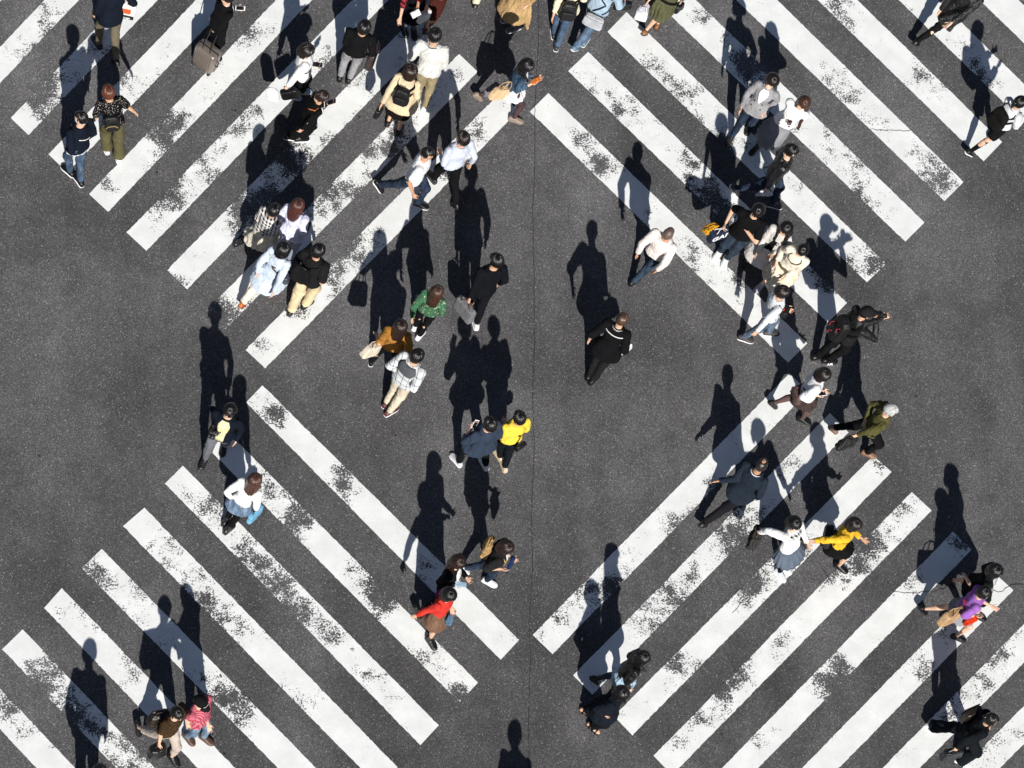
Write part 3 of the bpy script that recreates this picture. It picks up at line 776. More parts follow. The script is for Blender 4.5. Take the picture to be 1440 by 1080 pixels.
    def crack(px, w, name, seed):
        r = np.random.RandomState(seed); pts = []
        for a, b in zip(px[:-1], px[1:]):
            n = max(2, int(math.hypot(b[0]-a[0], b[1]-a[1])/5))
            for i in range(n): pts.append((lerp(a[0], b[0], i/n)+r.randn()*.7*w[1], lerp(a[1], b[1], i/n)+r.randn()*.7*w[1]))
        pts.append(px[-1]); P = [at(*q) for q in pts]; rings = []
        for i, p in enumerate(P):
            t = nz(P[min(i+1, len(P)-1)]-P[max(i-1, 0)]); b = np.cross(Z, t); ww = w[0]*(.55+.9*r.rand())*(.3 if i in (0, len(P)-1) else 1)
            rings.append(np.array([p-b*ww+Z*.008, p+b*ww+Z*.008]))
        tag(build(MB().loft(rings, closed=False, cap=False), name, dk, smooth=False), None, None, None, 'structure')
    crack([(770,-160), (757,-5), (757,60), (752,150), (752,230), (749,300), (751,390), (752,470), (749,560), (751,640), (747,730), (749,800), (744,880), (746,930), (743,1010), (744,1090), (740,1250)], (.0042, .5), 'pavement_joint', 1)
    for q in ([(1255,833),(1292,834),(1313,832),(1330,828)], [(1390,828),(1404,833),(1420,824),(1440,822)], [(1222,183),(1250,184),(1282,183)], [(1150,790),(1170,822)], [(870,440),(860,470)][:0] or [(1030,864),(1044,846)], [(812,206),(834,205)]):
        crack(q, (.0042, 1.1), 'road_crack', int(q[0][0]))
WEAR = [(a, b, c, d) for d, L in ((.95, """115,95,34 70,150,18 85,100,22 160,262,11 250,165,20 235,185,15 262,247,22 285,232,16 248,262,14 395,252,34 372,272,26 420,228,24 350,290,16 305,440,14 330,420,16 300,448,10
470,262,24 492,240,20 455,385,18 475,360,18 505,345,16 520,330,12 412,437,10 620,238,14 640,104,11 668,178,9 540,195,16
365,560,14 384,588,16 472,684,15 487,702,12 392,722,20 372,690,14 410,742,12 520,828,20 500,808,14 540,850,16 612,932,16 640,962,15 655,972,10 380,795,14 398,832,22 380,812,16 418,858,14 278,822,18 292,842,14 160,838,20 180,862,16 140,812,14 298,972,16 320,985,14 72,955,20 92,988,22 55,935,14 110,1010,18 175,1062,18 190,1072,14 12,1002,14 34,1024,12
768,900,9 800,872,16 835,850,16 862,818,20 880,800,14 905,858,14 930,838,16 955,815,14 985,785,20 1005,755,20 1020,742,14 1065,700,20 950,948,14 965,935,12 1045,828,18 1072,806,20 1098,792,18 1140,765,14 1052,930,16 1028,950,16 1008,968,14 1180,945,16 1160,960,14 1212,788,20 1236,772,16 1195,800,14 1348,768,16 1300,925,18 1270,945,14 1385,925,18 1400,912,12 1400,1055,20 1385,1072,16
770,152,9 803,182,10 818,196,8 836,222,14 852,238,12 1000,368,16 1022,390,16 1048,392,10 845,125,16 868,148,14 955,215,18 975,240,18 1010,290,18 1030,310,16 1115,368,16 1150,390,18 942,122,16 968,150,18 1015,200,18 1038,212,14 1212,345,16 1225,370,14 1065,108,16 1050,90,14 1150,208,16 1180,232,18 1205,258,16 1180,112,14 1292,228,16 1308,250,12 1300,112,14 1380,105,12"""),
 (.5, """40,140,14 300,95,14 345,50,16 230,110,16 190,150,14 365,150,22 320,195,14 260,390,16 248,398,14 488,140,18 515,112,16 440,310,14 530,205,18 570,175,16 590,150,14 375,480,10 600,250,14 560,290,10 330,325,10 210,275,16 420,100,16 450,75,14 540,30,20 580,60,16 70,40,12 90,20,16
540,742,10 600,800,14 455,660,14 440,755,8 440,735,8 466,890,8 490,925,14 505,945,12 560,1000,12 575,1020,10 350,770,12 340,760,14 218,748,12 240,780,12 330,870,12 400,960,14 425,985,14 345,895,10 205,900,10 215,970,18 235,1000,14 85,872,7 105,880,6 180,930,9 330,1000,12 150,1030,12 282,688,14 305,712,16 330,740,10
920,770,12 950,730,10 975,700,14 1000,690,14 1115,640,14 1095,665,12 935,965,10 965,1045,12 945,1075,10 985,1010,12 1172,818,9 1260,840,8 1272,722,10 1292,705,8 1150,970,12 1045,1045,14 1020,1065,12 1100,900,6 1290,820,10 1335,880,10 1180,1040,12 1140,1065,12 1340,975,14 1320,995,12 1260,1055,14 1345,990,10 1220,670,8 1240,655,8 1430,880,12
915,300,8 950,335,8 975,355,10 1086,487,5 1160,380,12 1040,330,10 915,95,12 900,80,10 1090,250,8 1120,270,8 1150,290,8 985,20,12 1020,60,12 1130,180,10 1222,275,14 1125,85,10 1200,132,12 1228,165,10 1255,195,12 1180,10,12 1200,25,10 1265,90,10 1330,125,12 1355,75,14 1410,118,10 1010,30,12 1240,180,8 1330,265,10""")) for q in L.split() for a, b, c in [map(float, q.split(','))]]
# ------------------------------------------------------------------ the crowd, person by person
def person(label, sex, lf, rf, head, fa, **k):
    p = Person(dict(label=label, sex=sex, lf=lf, rf=rf, head=head, fa=fa, **k)); p.ease = .01; p.body(); p.hair(); return p
HB = (.0045,.0038,.0035); HBR = (.017,.0075,.005); HRED = (.085,.026,.012); HDB = (.010,.006,.0045); GREYH = (.38,.38,.37)
JEAN = (.055,.085,.135); DJEAN = (.020,.030,.052); LJEAN = (.14,.20,.28); CREAM = (.62,.52,.38); BEIGE = (.50,.40,.26); KHAKI = (.095,.085,.045)
WS = (.78,.78,.76)
def crowd_upper_left():
    p = person('man in a navy jacket and khaki trousers carrying a white paper bag', 'm', (136,60), (160,84), (162,-26), 112, rh=(183,4,.92), lh='hang', H=1.76, hair=('short',HB))
    p.trousers((.13,.11,.075)); p.shoes(); p.top(NAVY, -.30, .026, 1, sr=1.12, name='jacket')
    r, cw, R3 = handbag(p.W(p.hand(1)), (.27,.09,.38), (.80,.79,.77), 'white paper bag with an orange square and a black label', -12, .05, 'plain', 'paper_bag', .98, True, (.7,.7,.68), cat='paper bag', p=9, fold=.002)
    lo = V(*r.location); s = R3[1]*-1 if (R3[1] @ (CP-cw)) < 0 else R3[1]
    def face(x, z, w, h, c, nm):
        xx = np.cross(Z, s); return build(sub(MB().sbox(cw+s*.052+xx*x+Z*z, (w, .012, h), np.array([xx, s, Z]), 14, 1, edge=.05), lo), nm, simple('print', c, .6), r)
    face(0, .055, .13, .12, (.80,.10,.03), 'printed_square'); face(0, -.105, .25, .085, (.012,.012,.014), 'printed_label')
    text('rouge', .06, cw+s*.063-Z*.105-lo, -np.cross(Z, s)*-1 if True else 0, Z, simple('white_letters', (.8,.8,.8), .6), r, .001)

    p = person('man in a navy sweatshirt with a white line of lettering and blue jeans', 'm', (95,241), (110,254), (114,166), 128, hr=0, H=1.72, lh='pocket', rh='hang', hair=('crop',HB), mask=(.75,.75,.75), hy=25, pk=.3)
    p.trousers(JEAN, 'denim'); p.shoes(SHOEBLK, (.75,.75,.75)); p.top(NAVY, -.14, .024, 1, sr=1.1, name='sweatshirt')
    for t0, nm, cc in ((-.135, 'hem_band', (.7,.7,.7)),): p.panel(nm, cc, t0-.012, t0+.012, 178, 178, .016, n=3, mid=180)
    q, n = p.surf(.62, 192, p.ease+.012); n = nz(n); text('STUDIO', .058, q+n*.010, nz(np.cross(p.u, n)), p.u, simple('white_letters', (.8,.8,.8), .6), p.topo, .003, 'lettering', .03, 1.1) if False else p.strap([(.55, 145), (.62, 180), (.70, 212)], .014, (.75,.75,.75), 'chest_lettering', .012, parent=None)

    p = person('red haired person in a black speckled blouse and wide khaki trousers', 'f', (148,208), (166,220), (152,130), 104, hair=('short',HRED), H=1.66, rh=(190,158,.86), lh='hang', pk=.3)
    p.trousers((.090,.082,.040), wide=1.05); p.shoes((.7,.7,.68), (.8,.8,.8), 'plain'); p.top(BLACK, -.04, .026, .42, 'dots', (.45,.40,.36), sr=1.35, name='blouse', sc=1.2)
    backpack(p, BLACK, 'small black backpack with gold zips on the red haired person', .25, .30, .12, t=.34, trim=(.5,.36,.15), ang=196)

    p = person('man in a black suit pulling a bronze suitcase and holding a white phone', 'm', (286,66), (300,84), (322,-5), 12, H=1.72, hair=('short',HB), lh=(331,12,1.12), lhn=(0,-.5,.85), rh=(300,46,.70), griP=0, grip=(.4,1), hp=30, pk=.45)
    p.trousers(BLACK); p.shoes(); p.top(BLACK, -.30, .02, 1, name='suit_jacket')
    p.panel('shirt', (.42,.42,.45), .25, .99, 6, 34, .010); p.panel('necktie', (.05,.05,.07), .3, .96, 5, 7, .018)
    phone(p, 0, 'white phone held out by the man with the suitcase', (.8,.8,.8))
    g = at(287, 93); P_ = p.W(p.hand(1)); R3 = np.array([imgdir(-38), np.cross(Z, imgdir(-38)), Z])
    r = thing('suitcase', 'ribbed bronze hard shell suitcase standing on its wheels behind the man in the black suit', 'suitcase', g); c = V(0,0,.30)
    br = simple('bronze_shell', (.23,.19,.165), .30, .5, .45, 60, .12, .05); m = MB().sbox(c, (.38,.23,.50), R3, 7, 1, edge=.10)
    for sd in (-1, 1):
        for x in np.linspace(-.145, .145, 8): m.sbox(c+R3[0]*x+R3[1]*sd*.113, (.016,.012,.42), R3, 4, 1, edge=.04)
    build(m, 'shell', br, r)
    build(MB().sbox(c, (.386,.020,.506), R3, 7, 1, edge=.1), 'zip_band', simple('rubber', (.015,.015,.016), .6), r)
    for x in (-1, 1):
        for y in (-1, 1):
            w = R3[0]*x*.15+R3[1]*y*.08+V(0,0,.028); build(MB().tube([w-R3[1]*.012, w+R3[1]*.012], .026, 12), 'wheel', simple('rubber', (.015,.015,.016), .6), r)
    top = P_-g; b = c+Z*.25
    build(MB().tube([b-R3[0]*.07-R3[1]*.07, top-R3[0]*.06], .008, 7).tube([b+R3[0]*.07-R3[1]*.07, top+R3[0]*.06], .008, 7).tube([top-R3[0]*.07, top+R3[0]*.07], .014, 9), 'pull_handle', simple('rubber', (.015,.015,.016), .6), r)
    build(MB().tube([c+R3[0]*.195+Z*.08, c+R3[0]*.225+Z*.06, c+R3[0]*.225-Z*.06, c+R3[0]*.195-Z*.08], .010, 7), 'side_handle', simple('rubber', (.015,.015,.016), .6), r)

    p = person('woman in a loose white shirt and black trousers reading a dark phone', 'f', (427,130), (413,137), (430,71), -4, H=1.6, hair=('bob',HDB), lh=(440,91,1.12), lhn=(0,-.5,.85), rh=(404,122,.74), grip=(.4,.9), hp=38, pk=.5)
    p.trousers(BLACK, wide=.9); p.shoes((.25,.33,.42), (.7,.7,.7)); p.top(WS, -.25, .034, 1, sr=1.35, name='shirt'); p.strap([(.35,88),(.36,70),(.37,52)], .014, (.03,.03,.03), 'pocket_edge')
    phone(p, 0, 'dark phone held by the woman in the loose white shirt', (.02,.02,.025))
    handbag(p.W(p.hand(1)), (.33,.12,.19), BLACK, 'black handbag swinging behind the woman in the loose white shirt', 175, .06, tilt=-30)
    handbag(p.W(p.hand(1))+imgdir(180)*.22, (.20,.08,.30), WS, 'white cloth bag hanging behind the black handbag', 160, .02, 'plain', 'tote_bag', .9, cat='tote bag', tilt=-14)

    p = person('man in a black jacket and grey trousers seen from behind with a shoulder bag', 'm', (478,106), (492,109), (512,39), 74, H=1.72, hair=('short',HB), lh='belly', pk=.45)
    p.trousers((.26,.26,.27)); p.shoes(); p.top(BLACK, -.22, .028, 1, sr=1.15, name='jacket')
    sling(p, (.035,.022,.022), 'dark brown shoulder bag hanging at the right side of the man in grey trousers', -.15, 92, (.34,.13,.42), side=1, high=.95)

    p = person('woman with a hair bun in a black cardigan with white trim reading a phone', 'f', (424,197), (410,195), (452,136), 2, H=1.58, hair=('bun',HBR), lh=(461,146,1.14), lhn=(0,-.5,.85), rh=(422,184,.68), hp=35, pk=.55, grip=(.4,.3))
    p.trousers(BLACK, wide=1.1, stop=.9); p.shoes(BLACK, (.75,.75,.75)); p.top(BLACK, -.35, .020, 1, name='cardigan')
    for sd in (-1, 1): p.strap([(-.33, 18+sd*22), (.3, 18+sd*20), (.7, 20+sd*22), (.97, 20+sd*40)], .024, (.72,.70,.66), 'cardigan_trim')
    p.panel('cuff_band', (.5,.05,.06), -.34, -.30, 178, 178, .012, n=3) if False else None
    p.strap([(.97, 95), (.86, 140), (.7, 165)], .018, (.55,.18,.06), 'orange_cord', .014)
    phone(p, 0, 'dark phone held by the woman in the trimmed black cardigan', (.03,.02,.025))

    p = person('woman in a black top over red plaid sleeves holding a white leaflet', 'f', (568,44), (582,48), (590,-38), -75, H=1.6, hair=('long',HDB), lh=(586,14,1.02), rh=(561,32,.86), hp=30)
    p.skirt((.012,.014,.022), -.85, flare=.4); p.legs((.10,.11,.13), 1.0); p.shoes(); p.top(BLACK, .0, .020, .75, 'plaid', (.30,.03,.04), sr=1.2, name='plaid_shirt')
    p.panel('vest', BLACK, .0, .93, 120, 70, .014); p.strap([(.9, 60), (.6, 10), (.2, -50), (.12, -80)], .02, (.5,.05,.10), 'bag_strap', .02)
    sheet(p.W(p.hand(0))+Z*.03, .10, .15, V(0,-.4,.9), imgdir(30), 'white leaflet held by the woman in red plaid sleeves')

    p = person('woman in a grey blue blouse and long dark red skirt at the top edge', 'f', (600,40), (606,33), (624,-48), 60, H=1.6, hair=('bob',HBR), lh=(600,8,.95), rh='hang')
    p.skirt((.060,.016,.012), -1.1, flare=.0); p.shoes((.10,.03,.02)); p.top((.20,.23,.30), .0, .02, 1, name='blouse')
    handbag(p.W(p.hand(0)), (.24,.09,.26), (.74,.73,.72), 'white bag carried by the woman in the dark red skirt', 30, .03, 'plain', 'tote_bag', .9, True, cat='tote bag')

    p = person('man in a pale grey knit shirt and khaki trousers seen from behind', 'm', (585,144), (598,150), (611,50), 72, H=1.76, hair=('short',HB), pk=.45)
    p.trousers((.27,.22,.13)); p.shoes((.74,.73,.70), (.78,.78,.76)); p.top((.60,.60,.57), -.20, .034, 1, 'knit', sr=1.35, name='knit_shirt', fold=.009)
    p.strap([(1.0, 130), (1.0, 180), (1.0, 230)], .012, (.05,.05,.05), 'neck_trim', .004)

    p = person('woman in a beige coat with a black backpack seen from behind', 'f', (546,170), (561,183), (577,101), 66, H=1.6, hair=('bob',HBR), lh=(537,146,.82), pk=.5)
    p.skirt((.014,.013,.012), -1.05, flare=.2); p.shoes((.016,.012,.010)); p.top((.62,.50,.33), -.55, .026, 1, flare=.55, sr=1.2, name='coat')
    backpack(p, BLACK, 'black nylon backpack on the woman in the beige coat', .27, .34, .14, t=.50)
    handbag(p.W(p.hand(0)), (.24,.10,.18), BLACK, 'small black handbag in the left hand of the woman in the beige coat', 60, .03)

    p = person('woman in a denim jacket and white dress looking at an orange phone', 'f', (679,140), (725,170), (740,92), -8, H=1.6, hair=('long',HB), hairlen=.12, lh='front', rh=(747,118,1.06), rhn=(0,-.4,.9), grip=(.4,.6), hp=38, pk=.55)
    p.legs((.075,.045,.045), 1.0); p.skirt((.78,.78,.79), -.46, flare=.12, fold=.010, name='dress'); p.shoes((.27,.215,.165), (.2,.16,.12)); p.top((.045,.080,.130), .02, .022, .9, 'denim', name='denim_jacket')
    p.panel('dress_front', (.78,.78,.79), .0, .98, 12, 34, .010); p.strap([(.99, 60), (1.0, 120), (1.0, 180)], .03, (.10,.14,.20), 'collar', .008, 'denim')
    phone(p, 1, 'orange cased phone in the hands of the woman in the denim jacket', (.80,.20,.03), scr=(.62,.15,.02))
    handbag(p.W(p.surf(.45, 150, .05)[0]), (.34,.12,.26), (.66,.46,.27), 'light tan tote bag on the shoulder of the woman in the denim jacket', 20, .16, 'plain', 'tote_bag', .95, True, (.50,.33,.18), cat='tote bag', tilt=-25)
    handbag(at(690, 122, .62), (.30,.07,.16), (.17,.16,.20), 'folded purple grey scarf stuffed above the tan tote bag', 35, .01, 'plain', 'scarf', .8, cat='scarf', tilt=20, fold=.012)

    p = person('man in a white tee and blue jeans striding past', 'm', (591,290), (539,270), (601,216), -22, H=1.70, hair=('crop',HB), skin=2, lh='hang', pk=.5, rh=(581,272,.80))
    p.trousers(DJEAN, 'denim', fit=1.05); p.shoes((.014,.014,.018), (.72,.72,.72), 'plain'); p.top((.80,.80,.80), -.16, .026, .42, sr=1.25, name='tee')

    p = person('man in a pale blue shirt and black trousers walking away', 'm', (606,250), (636,285), (651,195), 118, H=1.72, hair=('short',HDB), lh=(620,218,.95), rh=(662,230,.84), pk=.45)
    p.trousers(BLACK, fit=1.05); p.shoes(); p.top((.50,.54,.63), -.10, .022, .95, sr=1.12, name='shirt'); p.strap([(1.0, 110), (1.0, 180), (1.0, 250)], .022, (.62,.65,.72), 'collar', .006)

def crowd_top():
    p = person('person in a long tan trench coat and black trousers at the top edge', 'm', (713,26), (722,42), (748,-48), 205, H=1.70, hair=('short',HB), pk=.4)
    p.trousers(BLACK); p.shoes((.10,.10,.11), (.76,.76,.76)); p.top((.40,.265,.125), -1.0, .022, 1, flare=.8, sr=1.15, name='trench_coat', back=p.L(at(741, 40, .30)), fold=.013)
    p.strap([(.0, 60), (.0, 120), (.0, 180), (.0, 240), (.0, 300)], .05, (.36,.235,.11), 'coat_belt', .016)
    p = person('person in white trousers with only a black shoe showing at the top edge', 'f', (668,5), (690,-22), (694,-95), 70, H=1.6, hair=('long',HB))
    p.trousers((.6,.55,.42), wide=.8); p.shoes((.014,.014,.014), (.03,.03,.03)); p.top((.03,.03,.03), -.1, .02, 1)
    p = person('person in a cream shirt and blue jeans wearing a round black backpack', 'f', (778,47), (783,64), (812,-32), 84, H=1.64, hair=('bob',HDB), lh=(778,22,.80), pk=.45)
    p.trousers(JEAN, 'denim', fit=1.1); p.shoes((.03,.04,.05), (.76,.76,.76)); p.top((.72,.65,.46), -.2, .032, .9, 'lines', (.60,.55,.42), flare=.2, sr=1.2, name='shirt')
    backpack(p, BLACK, 'round black backpack on the person in the cream shirt', .29, .34, .16, t=.22)
    p = person('person in a light blue jacket and blue jeans with a grey bag', 'm', (823,58), (812,67), (862,-34), 52, H=1.72, hair=('short',HB), lh='hang', rh=(876,5,.92), pk=.5)
    p.trousers((.095,.14,.21), 'denim', fit=1.05); p.shoes((.10,.17,.24), (.6,.6,.6)); p.top((.33,.43,.52), -.10, .03, 1, sr=1.2, name='jacket')
    sling(p, (.44,.45,.48), 'pale grey messenger bag at the hip of the person in the light blue jacket', -.22, 165, (.34,.12,.27), 'plain', side=-1, sc=(.02,.03,.05), name='messenger_bag', cat='messenger bag')
    handbag(p.W(p.hand(1)), (.30,.10,.16), BLACK, 'black case in the right hand of the person in the light blue jacket', 5, .02, 'nylon', 'carry_case', .95, cat='case')
    p = person('woman in an olive dress carrying a white box and a plastic bag', 'f', (925,34), (909,45), (958,-40), 58, H=1.62, hair=('long',HDB), lh=(908,6,.85), rh='hang', pk=.5)
    p.skirt((.085,.085,.045), -.88, flare=.55, fold=.012); p.shoes((.22,.10,.035)); p.top((.085,.085,.045), -.02, .022, .6, sr=1.2, name='dress_top')
    p.strap([(-.02, a) for a in (100, 140, 180, 220, 260)], .05, BLACK, 'belt', .02)
    handbag(p.W(p.hand(0))+imgdir(250)*.06, (.20,.14,.15), (.78,.78,.76), 'white box with a green line hanging from the hand of the woman in olive', -15, .16, 'plain', 'gift_box', 1, cat='box', p=9, fold=.0)
    handbag(p.W(p.hand(0)), (.22,.10,.26), (.42,.41,.47), 'grey plastic shopping bag beside the white box', 20, .02, 'nylon', 'shopping_bag', .7, cat='shopping bag', fold=.012)
    handbag(p.W(p.hand(1)), (.22,.12,.16), BLACK, 'black handbag in the right hand of the woman in olive', 40, .04)

def crowd_left():
    p = person('woman in a black and white checked shirt with a cream skirt', 'f', (374,360), (337,342), (385,296), 38, H=1.58, hair=('short',HB), pk=.55, lh='belly', rh='belly')
    p.legs((.014,.014,.016), 1.0); p.skirt((.50,.46,.38), -.80, flare=.7, name='skirt', fold=.014); p.shoes((.020,.024,.030), (.05,.05,.06), high=.3); p.top((.72,.70,.66), -.05, .024, 1, 'plaid', (.012,.012,.013), sr=1.25, name='checked_shirt', sc=1.15)
    p = person('woman with long reddish brown hair in a lavender blouse', 'f', (398,352), (408,364), (418,290), 52, H=1.58, hair=('long',(.060,.018,.012)), lh='hang', pk=.5)
    p.trousers((.20,.22,.28), wide=.8); p.shoes((.03,.03,.03)); p.top((.58,.59,.72), -.22, .034, 1, flare=.5, sr=1.3, name='blouse', fold=.010)
    sling(p, BLACK, 'small black bag at the right side of the woman in the lavender blouse', .30, 80, (.22,.09,.16), side=1)
    p = person('woman in a light blue dress over cream trousers and orange shoes with a bob', 'f', (344,426), (389,408), (398,351), 46, H=1.6, hair=('bob',HB), lh=(362,382,.80), pk=.5)
    p.trousers((.72,.64,.52), fit=1.15); p.shoes((.50,.13,.03), (.25,.06,.02)); p.top((.50,.57,.66), -.62, .026, 1, flare=.55, sr=1.2, name='dress')
    sling(p, (.05,.055,.075), 'small navy crossbody bag with a brown strap on the light blue dress', .02, 72, (.22,.09,.15), side=-1, sc=(.09,.035,.025))
    p = person('man in a black short sleeved shirt and cream trousers with black shoes', 'm', (411,436), (432,428), (447,353), 48, H=1.70, hair=('short',HB), rh=(454,396,.86), pk=.45)
    p.trousers((.60,.49,.31), wide=.85); p.shoes(); p.top((.022,.022,.023), -.14, .036, .48, sr=1.5, name='shirt', fold=.009)
    handbag(p.W(p.surf(.25, 200, .10)[0])+Z*.30, (.34,.12,.36), (.018,.018,.019), 'black cloth bag slung across the back of the man in cream trousers', -30, .02, 'plain', 'cloth_bag', .75, cat='cloth bag', fold=.010)
    p.strap([(.5, -150), (.8, 175), (.96, 110), (.9, 70)], .035, (.03,.03,.03), 'bag_strap')
    p = person('woman with long hair in an orange top carrying a cream handbag', 'f', (522,506), (556,528), (563,460), 74, H=1.58, hair=('long',HBR), hairlen=.16, lh=(530,473,1.12), lhn=(.3,-.3,.8), rh=(573,492,.85), grip=(.5,.5), pk=.5)
    p.trousers((.014,.014,.018), fit=1.05); p.shoes((.013,.013,.014), (.75,.75,.75)); p.top((.36,.165,.035), -.10, .024, .55, sr=1.4, name='top')
    handbag(p.W(lerp(p.el[0], p.wr[0], .35)), (.33,.14,.24), (.66,.58,.47), 'cream leather handbag hanging from the bent arm of the woman in orange', 25, .12, two=True, tilt=-18)
    sheet(p.W(p.hand(1))+Z*.02, .16, .20, V(.2,-.5,.8), imgdir(75), 'white paper held by the woman in the orange top')
    p = person('woman with long brown hair in a green flowered sweater and white shoes', 'f', (584,457), (591,471), (614,411), 62, H=1.52, hair=('long',(.045,.020,.012)), hairlen=.2, lh=(580,446,.85), pk=.55)
    p.trousers((.013,.013,.015)); p.shoes((.76,.76,.76), (.78,.78,.78)); p.top((.040,.125,.065), -.12, .026, 1, 'floral', (.48,.42,.32), sr=1.3, name='sweater')
    sheet(at(594, 419, 1.0), .20, .12, V(0,-.6,.7), imgdir(100), 'grey folder held in front of the woman in the green sweater', (.35,.36,.38), 'folder', .012, 'folder')
    p = person('man in a dark suit and white sneakers with a grey case in his left hand', 'm', (658,440), (668,454), (698,367), 108, H=1.74, hair=('short',HB), lh=(660,421,.80), rh='hang', hy=20, pk=.45)
    p.trousers((.013,.014,.018)); p.shoes((.72,.72,.72), (.75,.75,.75)); p.top((.010,.012,.017), -.26, .026, 1, sr=1.15, name='suit_jacket')
    handbag(p.W(p.hand(0)), (.40,.12,.34), (.165,.165,.175), 'grey business case with brown handles hanging from the suited man', -52, .10, 'plain', 'briefcase', .97, True, (.09,.03,.02), cat='briefcase', p=8, tilt=0)
    p = person('man in a pale plaid jacket with a dark grey hood and beige trousers', 'm', (545,566), (550,579), (586,501), 42, H=1.70, hair=('short',HB), lh='pocket', rh='pocket', pk=.45)
    p.trousers((.60,.53,.41), fit=1.05); p.shoes((.10,.03,.035), (.72,.72,.72)); p.top((.58,.60,.60), -.12, .032, 1, 'lines', (.10,.12,.14), sr=1.35, name='jacket', sc=1.2)
    p.panel('hood', (.085,.09,.10), .66, .99, 34, 62, .032, mid=180)
    p = person('photographer in a dark navy jacket with a black camera, facing the viewer', 'm', (314,632), (286,651), (323,578), -112, H=1.70, hair=('short',HB), rh=(301,598,1.05), lh='hang', hp=22, pk=.45)
    p.trousers((.125,.13,.145)); p.shoes(); p.top((.011,.017,.030), -.22, .024, 1, name='jacket'); p.panel('tee', (.66,.62,.34), -.14, .99, 19, 30, .015, 'floral', c2=(.75,.74,.70))
    camera_on(p, 1, 'black camera held by the photographer in the navy jacket')
    p = person('woman with very long brown hair, white top, denim skirt and black tights', 'f', (318,732), (322,744), (358,676), 52, H=1.58, hair=('long',(.055,.022,.013)), hairlen=.24, lh=(324,699,.90), rh='hang', pk=.45)
    p.legs((.011,.011,.012), 1.0); p.skirt((.125,.18,.26), -.55, 'denim', .30); p.shoes((.011,.011,.012), high=.25); p.top((.78,.78,.77), .05, .020, 1, sr=1.1, name='top')
    handbag(p.W(p.hand(1)), (.32,.09,.22), (.17,.42,.62), 'sky blue handbag in the hand of the long haired woman', 48, .05, taper=.95, hc=(.02,.03,.05))
    p = person('man in a loose navy shirt holding up a white phone', 'm', (641,648), (680,652), (689,597), 122, H=1.70, hair=('short',HB), lh=(663,602,1.28), lhn=(0,-.75,.65), grip=(.5,.2), rh='hang', pk=.55)
    p.trousers((.012,.014,.016), fit=1.05); p.shoes((.60,.62,.64), (.74,.74,.74)); p.top((.028,.040,.066), -.24, .036, .75, flare=.5, sr=1.4, name='shirt', fold=.010)
    phone(p, 0, 'white phone raised by the man in the loose navy shirt', (.8,.8,.8))
    p = person('woman in a bright yellow blouse and dark trousers beside the man in navy', 'f', (700,640), (708,655), (730,588), 112, H=1.60, hair=('short',HB), lh='belly', pk=.5)
    p.trousers((.014,.018,.022), fit=1.05); p.shoes((.62,.50,.36), (.5,.36,.22)); p.top((.74,.54,.06), -.06, .030, .95, sr=1.3, name='blouse', fold=.009)
    sling(p, (.014,.016,.022), 'small dark bag on a thin strap behind the woman in yellow', -.15, 150, (.20,.07,.13), side=-1, sc=(.02,.02,.02), sw=.012)

